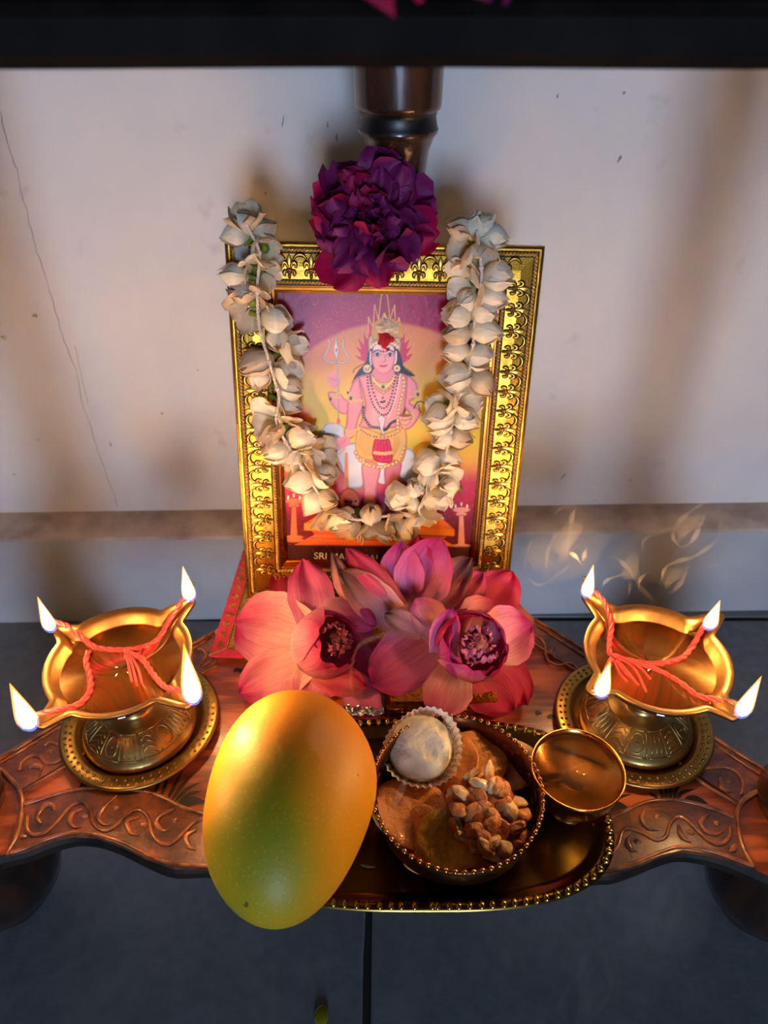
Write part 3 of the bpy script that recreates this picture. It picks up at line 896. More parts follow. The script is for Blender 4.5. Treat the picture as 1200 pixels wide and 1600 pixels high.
stroke(A7([(800, 880), (825, 830), (870, 825), (900, 860)]), 2, (60, 30, 70)); stroke(A7([(835, 850), (850, 900), (860, 910)]), 1.6, (90, 40, 110))
# offering bowl
poly(A7([(672, 940), (775, 940), (770, 990), (740, 1020), (700, 1020), (676, 985)]), (224, 172, 140), shade=((150, 80, 60), 1.6)); disc(500 + 724 / 5.4545, 480 + 940 / 5.4545, 9.4, 2.4, (150, 70, 60)); dots(A7([(680, 970), (724, 982), (768, 968)]), 1.2, GLD2, 2.8)
dots(A7([(775, 900), (800, 940), (790, 985)]), 2.2, GLD, 3.2)
# head
disc(500 + 542 / 5.4545, 480 + 450 / 5.4545, 18.6, 24, SKIN); poly(A7([(445, 430), (455, 520), (490, 570), (540, 592), (590, 570), (625, 520), (638, 430), (600, 350), (480, 350)]), (236, 162, 166), shade=((206, 110, 124), 3))
poly(A7([(452, 380), (480, 345), (540, 335), (600, 345), (632, 385), (590, 385), (540, 372), (495, 385)]), (240, 214, 216))
stroke(A7([(455, 410), (490, 388), (525, 402)]), 1.6, BLK); stroke(A7([(560, 402), (595, 388), (632, 408)]), 1.6, BLK)
for ex in (490, 596):
    disc(500 + ex / 5.4545, 480 + 427 / 5.4545, 5.6, 2.7, (240, 236, 236)); disc(500 + ex / 5.4545, 480 + 427 / 5.4545, 2.6, 2.6, BLK); stroke(A7([(ex - 32, 432), (ex, 412), (ex + 32, 428)]), 1.3, BLK); stroke(A7([(ex - 26, 438), (ex, 442), (ex + 26, 436)]), .8, (90, 50, 60))
stroke(A7([(548, 430), (558, 480), (540, 492), (524, 486)]), 1.0, SKD); stroke(A7([(508, 515), (540, 520), (572, 514)]), 1.4, (160, 40, 60)); disc(500 + 540 / 5.4545, 480 + 525 / 5.4545, 5, 1.6, (204, 60, 84)); disc(500 + 540 / 5.4545, 480 + 400 / 5.4545, 1.9, 1.9, (196, 40, 40))
disc(500 + 405 / 5.4545, 480 + 545 / 5.4545, 6.4, 6.4, (234, 204, 160)); disc(500 + 655 / 5.4545, 480 + 543 / 5.4545, 5.2, 5.2, (234, 204, 160)); disc(500 + 655 / 5.4545, 480 + 543 / 5.4545, 2, 2, GLD2); dots(A7([(380, 530), (405, 560), (430, 530)]), 1.3, GLD2, 3)
stroke(A7([(432, 400), (430, 470), (436, 510)]), 2, (236, 226, 220)); stroke(A7([(648, 400), (650, 460), (640, 500)]), 2, (236, 226, 220))
# crown
poly(A7([(415, 400), (412, 300), (440, 260), (460, 300), (490, 320), (600, 320), (640, 290), (670, 280), (690, 330), (680, 410), (650, 370), (590, 340), (540, 332), (480, 342), (440, 375)]), (216, 176, 132), shade=((110, 76, 56), 2.2))
dots(A7([(425, 385), (450, 350), (490, 325), (545, 320), (600, 325), (640, 350), (672, 385)]), 2.0, (240, 214, 174), 4.4); dots(A7([(430, 340), (470, 305), (545, 295), (620, 300), (665, 335)]), 1.8, (150, 120, 110), 4.6)
dots(A7([(536, 130), (548, 118), (560, 130)]), 1.8, (120, 110, 110), 2.6)
# pedestal, mace, oil lamps, strip
poly(A1([(390, 1100), (400, 900), (412, 900), (420, 1100)]), (216, 130, 80), smooth=False); dots(A1([(405, 900), (410, 1080)]), 1.1, (150, 60, 40), 3, False)
poly(A1([(375, 1110), (420, 1080), (470, 1115), (475, 1180), (440, 1210), (395, 1210), (370, 1170)]), (222, 92, 44), shade=((150, 40, 30), 4)); dots(A1([(380, 1150), (420, 1155), (468, 1148)]), 2.4, (70, 40, 30), 7)
OR1, OR2, OR3 = (238, 136, 48), (226, 106, 50), (166, 60, 30)
poly(A1([(188, 1268), (300, 1195), (850, 1195), (964, 1296), (964, 1330), (188, 1300)]), OR2, smooth=False); poly(A1([(188, 1264), (964, 1296), (964, 1330), (188, 1300)]), OR1, smooth=False)
poly(A1([(225, 1302), (925, 1334), (900, 1352), (250, 1330)]), (206, 80, 44), smooth=False)
for k in range(46): stroke(A1([(240 + 15 * k, 1308 + .68 * k), (250 + 14.6 * k, 1326 + .6 * k)]), .8, OR3, False)
poly(A1([(140, 1376), (245, 1322), (905, 1348), (1000, 1402), (1000, 1424), (140, 1393)]), OR2, smooth=False); poly(A1([(140, 1372), (1000, 1402), (1000, 1424), (140, 1393)]), OR1, smooth=False)
for k in range(50): stroke(A1([(190 + 15.5 * k, 1352 + .6 * k), (180 + 16 * k, 1366 + .6 * k)]), .8, OR3, False)
stroke(A1([(225, 1340), (920, 1366)]), 1.2, OR3, False)
for lx, dy, c in ((134, 0, (214, 112, 74)), (1000, 45, (222, 150, 132))):
    poly(A1([(lx - 10, 1180 + dy), (lx + 10, 1180 + dy), (lx + 17, 1330 + dy), (lx - 17, 1330 + dy)]), c, smooth=False)
    disc(420 + lx / 3.333, 440 + (1150 + dy) / 3.333, 13, 4, c); disc(420 + lx / 3.333, 440 + (1172 + dy) / 3.333, 8, 3, c); disc(420 + lx / 3.333, 440 + (1336 + dy) / 3.333, 14, 3, c); disc(420 + lx / 3.333, 440 + (1352 + dy) / 3.333, 16, 3, c)
    stroke(A1([(lx - 14, 1178 + dy), (lx + 14, 1178 + dy)]), 1, (120, 50, 40), False)
    for k in (-30, 0, 30): disc(420 + (lx + k) / 3.333, 440 + (1132 + dy - (12 if k == 0 else 0)) / 3.333, 1.4, 3, (250, 226, 190))
put(sstep(852, 856, Y - (X - 600) * .012), (64, 22, 24))

pm = bpy.data.meshes.new('print')
verts = np.stack([uu.ravel(), vv.ravel(), np.full(uu.size, -.0048)], -1)
idx = np.arange(NU * NV_).reshape(NV_, NU)
faces = np.stack([idx[:-1, :-1].ravel(), idx[:-1, 1:].ravel(), idx[1:, 1:].ravel(), idx[1:, :-1].ravel()], -1)
pm.from_pydata(verts.tolist(), [], faces.tolist())
ca = pm.color_attributes.new('art', 'FLOAT_COLOR', 'POINT')
ca.data.foreach_set('color', np.concatenate([np.clip(IMG, 0, 1).reshape(-1, 3), np.ones((NU * NV_, 1))], 1).astype(np.float32).ravel())
t = NT('printed_picture')
at = t.n('ShaderNodeAttribute'); at.attribute_name = 'art'
sp = t.n('ShaderNodeTexVoronoi'); sp.inputs['Scale'].default_value = 900
t.l(t.coord('Object', (1, .35, 1)), sp.inputs['Vector'])
fl_ = t.ramp(sp.outputs['Distance'], [(.05, (.42,) * 3), (.16, (0, 0, 0))])
t.set(Base_Color=t.mix(fl_, at.outputs['Color'], (.85, .74, .72)), Roughness=.6, Specular_IOR_Level=.12)
pm.materials.append(t.m)
po = bpy.data.objects.new('print', pm); COL.objects.link(po); po.parent = frame
po['label'] = 'printed devotional picture of a crowned standing deity with trident'
# caption
cu = bpy.data.curves.new('caption', 'FONT'); cu.body = 'SRI MAHA KALA'; cu.size = .0066; cu.align_x = 'LEFT'; cu.offset = .00008
co_ = bpy.data.objects.new('caption_tmp', cu); COL.objects.link(co_)
bpy.context.view_layer.update()
cm = bpy.data.meshes.new_from_object(co_.evaluated_get(bpy.context.evaluated_depsgraph_get())); bpy.data.objects.remove(co_)
cm.materials.clear(); cm.materials.append(mat('caption_white', lin((225, 205, 195)), .5))
a, b = LF_(490, 873, -.0046), LF_(592, 877, -.0046)
tx = (b - a).normalized()
cap = place('caption', cm, frame, basis(tx, V((-tx.y, tx.x, 0)), V((0, 0, 1)), a))
wid = max(v.co.x for v in cm.vertices)
sc = ((b - a).length * 1.13) / wid
cap.scale = (sc, sc, 1)
# pane
t = NT('picture_glass')
gl = t.n('ShaderNodeBsdfGlossy'); gl.inputs['Roughness'].default_value = .24
tp = t.n('ShaderNodeBsdfTransparent')
fr = t.n('ShaderNodeFresnel'); fr.inputs[0].default_value = 1.15
mx = t.n('ShaderNodeMixShader')
t.l(fr.outputs[0], mx.inputs[0]); t.l(tp.outputs[0], mx.inputs[1]); t.l(gl.outputs[0], mx.inputs[2]); t.l(mx.outputs[0], t.out.inputs[0])
bm_ = t.n('ShaderNodeBump'); bm_.inputs['Strength'].default_value = .12; bm_.inputs['Distance'].default_value = .001
t.l(t.noise(t.coord(), 240, 3), bm_.inputs['Height']); t.l(bm_.outputs[0], gl.inputs['Normal'])
M_GLASS = t.m
MB().box((-FW / 2 + FBD - .0008, FBD - .0008, -.0044), (FW / 2 - FBD + .0008, FH - FBD + .0008, -.0040)).build('glass_pane', M_GLASS, frame, smooth=False, local=True)
# sandalwood paste and vermilion dabbed on the glass
def dab(name, cx, cy, rx, ry, h, m, seed):
    c = LF_(cx, cy, -.0040)
    r = np.random.default_rng(seed)
    ph = r.uniform(0, 6.28, 6)
    def f(u, v):
        a = 2 * PI * u
        q = 1 + .14 * math.sin(3 * a + ph[0]) + .1 * math.sin(5 * a + ph[1]) + .06 * math.sin(9 * a + ph[2])
        k = v
        z = h * (1 - k * k) * (1 + .35 * math.sin(40 * k * math.cos(a) + ph[3]) * math.sin(37 * k * math.sin(a) + ph[4]))
        return V((c.x + rx * q * k * math.cos(a), c.y + ry * q * k * math.sin(a), c.z + max(0, z) - .00002))
    MB().grid(f, 28, 9, cu=True).build(name, m, frame, local=True)
M_PASTE = mat('sandal_paste', lin((206, 190, 170)), .8, c2=lin((176, 150, 120)), nscale=300, bscale=900, bstr=.6)
M_VERM = mat('vermilion_powder', lin((150, 14, 22)), .9, c2=lin((196, 26, 36)), nscale=600, bscale=1400, bstr=.8)
dab('sandalwood_mark', 605, 512, .0075, .0042, .0012, M_PASTE, 1)
dab('vermilion_mark', 602, 530, .0052, .0046, .0014, M_VERM, 2)
dab('vermilion_mark', 601, 538, .0026, .0028, .0008, M_VERM, 3)
dab('vermilion_mark', 606, 546, .0014, .0009, .0004, M_VERM, 4)
# ------------------------------------------------------------------ jasmine garland
def petalmat(name, base, mid, tip, trans=.3, veins=34., rough=.55, vein_dark=.22, bstr=.25):
    t = NT(name)
    tc = t.n('ShaderNodeTexCoord')
    sx = t.n('ShaderNodeSeparateXYZ')
    t.l(tc.outputs['UV'], sx.inputs[0])
    oi = t.n('ShaderNodeObjectInfo')
    mp = t.n('ShaderNodeMapping'); mp.inputs['Scale'].default_value = (veins, 1.6, 1)
    t.l(tc.outputs['UV'], mp.inputs[0])
    cb = t.n('ShaderNodeCombineXYZ'); t.l(t.math('MULTIPLY', oi.outputs['Random'], 40), cb.inputs[0]); t.l(cb.outputs[0], mp.inputs['Location'])
    vn = t.noise(mp.outputs[0], 1.0, 3, .6, .3)
    blot = t.noise(t.coord('Object'), 90, 4)
    f = t.math('ADD', sx.outputs['Y'], t.math('MULTIPLY', t.math('SUBTRACT', blot, .5), .35))
    c = t.ramp(f, [(.05, base), (.5, mid), (.95, tip)])
    c = t.mix(t.ramp(vn, [(.35, (vein_dark,) * 3), (.6, (0, 0, 0))]), c, tuple(x * .45 for x in tip))
    t.set(Base_Color=c, Roughness=rough, Specular_IOR_Level=.35)
    t.bump(vn, bstr, .0008)
    add_translucent(t, c, trans)
    return t.m
M_JAS = petalmat('cream_jasmine', lin((230, 218, 178)), lin((248, 240, 222)), lin((242, 226, 200)), .28, 22, .5, .16, .5)
M_JAS2 = petalmat('wilted_jasmine', lin((218, 198, 166)), lin((236, 218, 190)), lin((206, 176, 140)), .28, 22, .55, .2, .6)
M_STALK = mat('green_stalk', lin((120, 138, 44)), .45, c2=lin((84, 104, 34)), nscale=200)
M_STRING = mat('white_thread', lin((214, 198, 184)), .85, bscale=900, bstr=.6)

def jasmine(op, seed, L=.0172, R=.0062, npet=6):
    r = random.Random(seed)
    m = MB()
    for k in range(npet):
        lay = k % 2
        a0 = 2 * PI * k / npet + r.uniform(-.25, .25)
        hw = math.radians(46 if op < .5 else 34) * r.uniform(.9, 1.15)
        o = max(0, op * (1.15 if lay else .75) + r.uniform(-.12, .12))
        tw = r.uniform(-.25, .25)
        Lk = L * r.uniform(.88, 1.08)
        rip = r.uniform(0, 6)
        def f(u, v):
            t_ = (u - .5) * 2
            s = v
            wfac = (math.sin(PI * min(1, .18 + .80 * s)) ** .6) if s < 1 else .15
            tipn = 1 - max(0, (s - .72) / .28) ** 1.6 * .88
            a = a0 + tw * s + t_ * hw * (wfac if op > .5 else 1) * tipn
            rad = R * (math.sin(PI * (.10 + .80 * s)) ** .75) * (1 + .17 * lay)
            rad *= (1 - .55 * max(0, s - .6) / .4) if op < .35 else 1
            rad += o * (s ** 1.7) * L * .62
            edge = abs(t_) ** 2
            rad += (.0007 * edge * (1 if op > .3 else .5)) * (1 + math.sin(7 * s + rip))
            y = Lk * s * (1 - .30 * o * s) 
            y += .0004 * math.sin(9 * t_ + rip) * s
            return V((rad * math.cos(a), y, rad * math.sin(a)))
        m.grid(f, 8, 9)
    return m.mesh('jasmine_petals', [M_JAS])
BUD = [jasmine(.0, s) for s in (1, 2, 3)] + [jasmine(.16, s) for s in (4, 5)]
OPEN = [jasmine(.55, s, npet=7) for s in (6, 7)] + [jasmine(.9, s, npet=8) for s in (8, 9)] + [jasmine(.35, 10, npet=7)]
for i, me in enumerate(BUD + OPEN):
    if i % 3 == 2: me.materials[0] = M_JAS2
sb = MB()
sb.tube([(0, -.0075, 0), (.0003, -.004, 0), (0, 0, 0), (0, .0018, 0)], [.0015, .0017, .002, .003], 8)
STK = sb.mesh('stalk', [M_STALK])
garl = empty('jasmine_garland', FT, 'cream white jasmine garland hung in a U over the gold frame', 'garland')
garl.matrix_world = FR.to_4x4(); garl.location = FT
ORG[garl.name] = V((0, 0, 0))
# x, y, pointing angle in the picture (0 right, 90 down), size, kind, tilt towards viewer
JJ = [(384, 340, -95, 1.15, 'o', .3), (366, 362, 165, 1.0, 'b', .2), (411, 356, -30, 1.0, 'b', .1), (380, 345, -130, .9, 'b', .2), (415, 392, 40, 1.1, 'o', .9), (366, 430, 188, 1.05, 'b', .1), (404, 428, 60, 1.25, 'o', .9), (378, 456, 200, 1.0, 'b', .3), (393, 480, 110, 1.2, 'o', .8), (432, 500, 8, 1.2, 'b', .15), (434, 530, 80, 1.05, 'b', .7), (452, 541, 15, 1.15, 'o', .2), (402, 568, 160, 1.35, 'b', .3),
      (405, 590, 100, 1.0, 'b', .3), (444, 578, 10, 1.15, 'o', .4), (452, 607, 5, 1.1, 'b', .3), (452, 631, 15, 1.0, 'b', .2), (425, 655, 200, 1.15, 'o', .6), (446, 676, 70, 1.3, 'o', .8), (472, 682, -12, 1.3, 'b', .15), (433, 706, 168, 1.2, 'b', .2), (455, 712, 150, 1.0, 'b', .5), (475, 716, 60, 1.1, 'o', .7), (496, 716, -30, 1.25, 'o', .4), (505, 742, 20, 1.1, 'b', .4), (470, 750, 172, 1.35, 'b', .3), (490, 782, 130, 1.25, 'b', .3), (510, 778, -10, 1.1, 'b', .5),
      (518, 806, 80, 1.2, 'o', .5), (540, 808, -10, 1.0, 'b', .3), (548, 822, 120, 1.15, 'o', .4), (530, 815, 150, 1.0, 'b', .3), (580, 804, -95, 1.1, 'b', .3), (586, 826, 85, 1.25, 'o', .3), (602, 830, 60, 1.0, 'b', .3), (624, 814, 60, 1.25, 'o', .9), (632, 826, 40, 1.0, 'b', .4), (656, 808, 70, 1.2, 'o', .3), (640, 790, 200, 1.05, 'b', .3), (628, 775, 185, 1.15, 'o', .2), (648, 762, 250, 1.0, 'b', .4), (680, 775, 75, 1.2, 'o', .5), (687, 752, 20, 1.2, 'o', .7), (668, 748, 120, 1.0, 'b', .5),
      (668, 722, 180, 1.3, 'b', .2), (700, 716, 20, 1.1, 'b', .3), (692, 684, 170, 1.05, 'b', .4), (717, 684, 0, 1.1, 'b', .3), (686, 655, 175, 1.4, 'b', .2), (692, 632, 190, 1.2, 'o', .6), (728, 655, 15, 1.15, 'b', .3), (722, 628, -20, 1.2, 'o', .6), (750, 598, 35, 1.25, 'b', .2), (712, 588, 175, 1.4, 'b', .2), (747, 557, 10, 1.2, 'b', .25), (712, 548, 178, 1.15, 'b', .25), (757, 517, 5, 1.3, 'b', .3), (714, 522, 182, 1.2, 'b', .25), (755, 487, -10, 1.15, 'b', .3), (714, 493, 175, 1.2, 'b', .25), (728, 470, 150, 1.0, 'b', .3),
      (768, 465, 10, 1.2, 'b', .3), (732, 442, 170, 1.2, 'o', .4), (776, 432, 0, 1.25, 'b', .3), (748, 402, 80, 1.35, 'o', .7), (728, 386, 170, 1.1, 'o', .5), (772, 366, 10, 1.15, 'b', .2), (722, 352, 195, 1.05, 'b', .1), (745, 348, -85, 1.05, 'b', .2), (760, 350, -40, 1.0, 'b', .2), (700, 760, -150, 1.0, 'b', .4)]
pxm = 1 / 2500.0
ST = [(385, 350), (405, 395), (402, 450), (405, 510), (416, 550), (428, 590), (436, 625), (432, 660), (452, 700), (475, 735), (500, 775), (522, 803), (560, 812), (590, 808), (640, 800), (665, 780), (680, 745), (695, 715), (705, 670), (708, 640), (727, 600), (738, 550), (742, 500), (752, 440), (750, 400), (745, 360)]
def gz(px, py):
    """height of the strand above the frame front plane: over the moulding it rides up, over the pane it hangs closer"""
    l = LF_(px, py, 0)
    on = abs(l.x) > FW / 2 - FBD or l.y > FH - FBD
    return .0095 if on else .0065
for k, (x, y, a, s, kd, ti) in enumerate(JJ):
    l = LF_(x, y, gz(x, y))
    a = math.radians(a)
    d = V((math.cos(a), -math.sin(a), 0))
    ax = (d * (1 - ti * .75) + V((0, 0, 1)) * (ti + .12)).normalized()
    sd = ax.cross(V((0, 0, 1)) if abs(ax.z) < .9 else V((0, 1, 0))).normalized()
    up = sd.cross(ax)
    rr = random.uniform(0, 6.28)
    s1, s2 = sd * math.cos(rr) + up * math.sin(rr), up * math.cos(rr) - sd * math.sin(rr)
    me = (BUD if kd == 'b' else OPEN)[k % 5]
    S = s * .98
    cen = l - ax * (.008 * S * (1 if kd == 'b' else .7))
    cen.z = max(cen.z, .003)
    if y < 372: cen.z -= .004; cen.y -= .002
    cen.z = min(cen.z, .013)
    fo = place('jasmine_blossom', me, garl, basis(s1 * S, ax * S, s2 * S, cen))
    if k % 2 == 0 or kd == 'b':
        place('stalk', STK, fo, Matrix.Rotation(.12, 4, 'X'))
sp_ = smooth_path([LF_(x, y, gz(x, y) + .0048) for x, y in ST], 8)
# thread: three twisted plies
def twist(path, r, ply, turns_per_m, seg=6, mi=0, mb=None, taper=None):
    path = [V(p) for p in path]
    m = mb or MB()
    acc = [0]
    for i in range(1, len(path)): acc.append(acc[-1] + (path[i] - path[i - 1]).length)
    frames = []
    nrm = None
    for i in range(len(path)):
        t = (path[min(i + 1, len(path) - 1)] - path[max(i - 1, 0)]).normalized()
        nrm = t.orthogonal().normalized() if nrm is None else (nrm - t * nrm.dot(t)).normalized()
        frames.append((nrm, t.cross(nrm)))
    for k in range(ply):
        P = []
        rs = []
        for i, p in enumerate(path):
            a = 2 * PI * (k / ply + acc[i] * turns_per_m)
            q = taper(i / (len(path) - 1)) if taper else 1
            P.append(p + (frames[i][0] * math.cos(a) + frames[i][1] * math.sin(a)) * r * .55 * q)
            rs.append(r * .6 * q)
        m.tube(P, rs, seg, mi)
    return m
twist(smooth_path(sp_, 3), .0009, 3, 170).build('thread', M_STRING, garl, local=True)
# knots where the stalks are tied in
for k in range(8, len(sp_) - 8, 9):
    MB().ell(sp_[k], .0017, .0017, .0015, 8, 6).build('knot', M_STRING, garl, local=True)
# the strip of tape holding the strand to the frame's corner
l = LF_(377, 396, .0015)
MB().box((l.x - .004, l.y - .007, .0008), (l.x + .0045, l.y + .0075, .0014)).build('tape_strip', mat('grey_tape', lin((150, 138, 124)), .5), garl, smooth=False, local=True)

# ------------------------------------------------------------------ purple many-petalled flower
M_PURP = petalmat('deep_purple_petal', lin((92, 8, 52)), lin((118, 18, 78)), lin((130, 30, 98)), .22, 16, .6, .25, .3)
M_PURP2 = petalmat('crimson_purple_petal', lin((126, 10, 64)), lin((150, 14, 80)), lin((176, 16, 88)), .38, 16, .6, .25, .3)  # crimson petals, colour brightened to carry flame glow on those facing down
def flat_petal(seed, L=1., W=.42, cup=.25, bow=.25, ruffle=.05, point=.0):
    r = random.Random(seed)
    p1, p2 = r.uniform(0, 6), r.uniform(0, 6)
    m = MB()
    def f(u, v):
        t_ = (u - .5) * 2
        wd = W * (max(.02, v) ** .55) * math.sqrt(max(0, 1 - (max(0, v - .45) / .57) ** 2.4)) 
        wd = max(wd, .02)
        x = t_ * wd
        y = L * v - point * abs(t_) * .2
        z = cup * t_ * t_ * wd + bow * (v * v) * L * .6 + ruffle * math.sin(5 * t_ + p1) * v * v + ruffle * .6 * math.sin(9 * v + p2 + t_) * v
        return V((x, y, z))
    m.grid(f, 8, 9)
    return m
def many_petals(name, center, axis, R, layers, mats, label, cat, seed, upv=V((0, 0, 1))):
    r = random.Random(seed)
    root = empty(name, center, label, cat)
    ax = axis.normalized()
    e1 = ax.cross(upv).normalized(); e2 = ax.cross(e1)
    meshes = [flat_petal(seed * 10 + i, 1, .38 + .06 * (i % 3), .25 + .35 * (i % 2), .10 + .12 * (i % 3), .14).mesh('petal', [mats[i % 2]]) for i in range(6)]
    for li, (n, lean, ln, off) in enumerate(layers):
        for k in range(n):
            a = 2 * PI * (k + .5 * (li % 2)) / n + r.uniform(-.2, .2)
            rad = e1 * math.cos(a) + e2 * math.sin(a)
            le = math.radians(lean + r.uniform(-16, 16))          # 0 = flat out, 90 = along the axis
            d = rad * math.cos(le) + ax * math.sin(le)
            nrm = ax * math.cos(le) - rad * math.sin(le)
            sd = d.cross(nrm)
            S = R * ln * r.uniform(.82, 1.14) 
            tw_ = r.uniform(-.45, .45); sd, nrm = sd * math.cos(tw_) + nrm * math.sin(tw_), nrm * math.cos(tw_) - sd * math.sin(tw_)
            place('petal', meshes[((k + li * 2) % 3) * 2 + (1 if d.z < -.62 or (k + li) % 5 == 0 else 0)], root, basis(sd * S, d * S, nrm * S, ax * off * R + rad * R * .03))
    return root
pc = PY(578, 345, .438)
many_petals('purple_flower', pc, (CAM - pc).normalized() + V((-.05, 0, .25)), .0360, [(11, -4, 1.0, -.14), (10, 10, .98, -.06), (9, 24, .86, .02), (9, 38, .72, .07), (8, 48, .56, .10), (8, 60, .40, .09), (8, 70, .22, .06)], [M_PURP, M_PURP2], 'deep purple ruffled flower resting on top of the gold frame', 'flower', 3)['group'] = 'purple flowers'
# a second one lies on the upper shelf, only its underside petals in view
pc2 = V((.006, .192, .5703))
many_petals('purple_flower', pc2, V((0, -.55, .8)), .034, [(9, -8, 1.0, -.02), (8, 20, .9, .04), (7, 45, .7, .1), (5, 65, .45, .16)], [M_PURP2, M_PURP], 'dark magenta flower on the upper shelf at the top edge', 'flower', 5)['group'] = 'purple flowers'
# ------------------------------------------------------------------ altar mat
def clothmat(name, c, c2, sheen, rough, metal=0.):
    t = NT(name)
    co = t.coord()
    n = t.noise(co, 700, 3)
    t.set(Base_Color=t.ramp(n, [(.35, c), (.65, c2)]), Roughness=rough, Metallic=metal, Sheen_Weight=sheen)
    t.bump(t.noise(co, 1500, 2), .6, .0006)
    return t.m
M_REDC = clothmat('red_velvet_border', lin((176, 6, 56)), lin((206, 14, 78)), .3, .75)
M_GOLDC = clothmat('gold_brocade', lin((150, 104, 40)), lin((226, 184, 96)), 0, .42, .75)
M_BRAID = goldmat('gold_braid_thread', lin((226, 180, 90)), lin((190, 140, 60)), .35, 300, False)
mz = SH + .0036
c00, c10, c11, c01 = Q(327, 1027, mz), Q(821, 1041, mz), Q(797, 900, mz), Q(380, 862, mz)
c11 = V((.101, .452, mz)); c01 = V((-.117, .452, mz))
mt = empty('altar_mat', ((c00 + c11) / 2), 'red and gold brocade mat lying under the picture frame', 'mat')
def bil(u, v, dz=0.):
    p = c00 * (1 - u) * (1 - v) + c10 * u * (1 - v) + c11 * u * v + c01 * (1 - u) * v
    p.z = SH + .0036 + dz + .0002 * math.sin(u * 40) * math.sin(v * 31)
    return p
def sheet(u0, u1, v0, v1, z0, z1, n=24):
    m = MB()
    m.grid(lambda u, v: bil(u0 + (u1 - u0) * u, v0 + (v1 - v0) * v, z1), n, n)
    m.grid(lambda u, v: bil(u1 - (u1 - u0) * u, v0 + (v1 - v0) * v, z0), n, n)
    e = [(u0 + (u1 - u0) * k / n, v0) for k in range(n)] + [(u1, v0 + (v1 - v0) * k / n) for k in range(n)] + [(u1 - (u1 - u0) * k / n, v1) for k in range(n)] + [(u0, v1 - (v1 - v0) * k / n) for k in range(n)]
    vs = [bil(u, v, z1) for u, v in e] + [bil(u, v, z0) for u, v in e]
    N = len(e)
    m.add(vs, [(i, N + i, N + (i + 1) % N, (i + 1) % N) for i in range(N)])
    return m
sheet(0, 1, 0, 1, 0, .0011).build('red_border', M_REDC, mt)
sheet(.050, .950, .058, .95, .0010, .0018).build('brocade_centre', M_GOLDC, mt)
for a, b in (((.050, .058), (.050, .95)), ((.050, .058), (.950, .058)), ((.950, .058), (.950, .95)), ((.0, .0), (.050, .058)), ((.050, .058), (.18, .21))):
    P = [bil(a[0] + (b[0] - a[0]) * k / 30, a[1] + (b[1] - a[1]) * k / 30, .0021) for k in range(31)]
    twist(P, .0006, 2, 300).build('braid_seam', M_BRAID, mt)
mm = MB()
for k in range(7):
    a = 2 * PI * k / 7
    mm.ell((.0022 * math.cos(a), .0017 * math.sin(a), 0), .0013, .0007, .0005, 7, 4, rot=Matrix.Rotation(a, 3, 'Z'))
mm.ell((0, 0, .0001), .0009, .0009, .0006, 7, 4)
MOT = mm.mesh('motif', [M_BRAID])
sp1 = [(.025, v) for v in np.arange(.10, .97, .085)] + [(.975, v) for v in np.arange(.10, .97, .085)] + [(u, .028) for u in np.arange(.13, .93, .085)]
for u, v in sp1:
    place('gold_motif', MOT, mt, Matrix.Translation(bil(u, v, .0012) - ORG[mt.name]) @ Matrix.Rotation(u * 30 + v * 7, 4, 'Z'))

# ------------------------------------------------------------------ brass lamps on plates
def brass(name, c, c2, rough=.22, ns=45, bump=None):
    t = NT(name)
    co = t.coord()
    n = t.noise(co, ns, 5, .6)
    t.set(Base_Color=t.ramp(n, [(.3, c), (.7, c2)]), Metallic=1., Roughness=t.ramp(n, [(.3, (rough,) * 3), (.75, (rough + .16,) * 3)]))
    if bump: t.bump(t.noise(co, bump, 3), .2, .0006)
    return t.m
M_BRASS = brass('lamp_brass', lin((156, 116, 68)), lin((120, 86, 46)), .34, 60, 220)
M_BRASSD = brass('plate_brass', lin((176, 138, 70)), lin((150, 112, 52)), .28, 45, 300)
M_BRASSG = brass('aged_brass_relief', lin((190, 160, 100)), lin((150, 120, 66)), .3)
M_SOOT = mat('soot', lin((22, 16, 14)), .8, c2=lin((52, 36, 26)), nscale=300)
M_WICK = mat('red_cotton_wick', lin((146, 20, 30)), .5, c2=lin((180, 38, 44)), nscale=400, bscale=900, bstr=.5)
def oilmat(name, tint, ior=1.47, murk=(.16, .06, .015), cloud=.3):
    t = NT(name)
    gl = t.n('ShaderNodeBsdfGlossy'); gl.inputs['Roughness'].default_value = .01
    tp = t.n('ShaderNodeBsdfTransparent'); tp.inputs[0].default_value = rgba(tint)
    fr = t.n('ShaderNodeFresnel'); fr.inputs[0].default_value = ior
    mx = t.n('ShaderNodeMixShader')
    df = t.n('ShaderNodeBsdfDiffuse'); df.inputs[0].default_value = rgba(murk)
    m2 = t.n('ShaderNodeMixShader'); m2.inputs[0].default_value = cloud
    t.l(tp.outputs[0], m2.inputs[1]); t.l(df.outputs[0], m2.inputs[2])
    t.l(fr.outputs[0], mx.inputs[0]); t.l(m2.outputs[0], mx.inputs[1]); t.l(gl.outputs[0], mx.inputs[2]); t.l(mx.outputs[0], t.out.inputs[0])
    return t.m
M_OIL = oilmat('amber_oil', (.80, .50, .24))
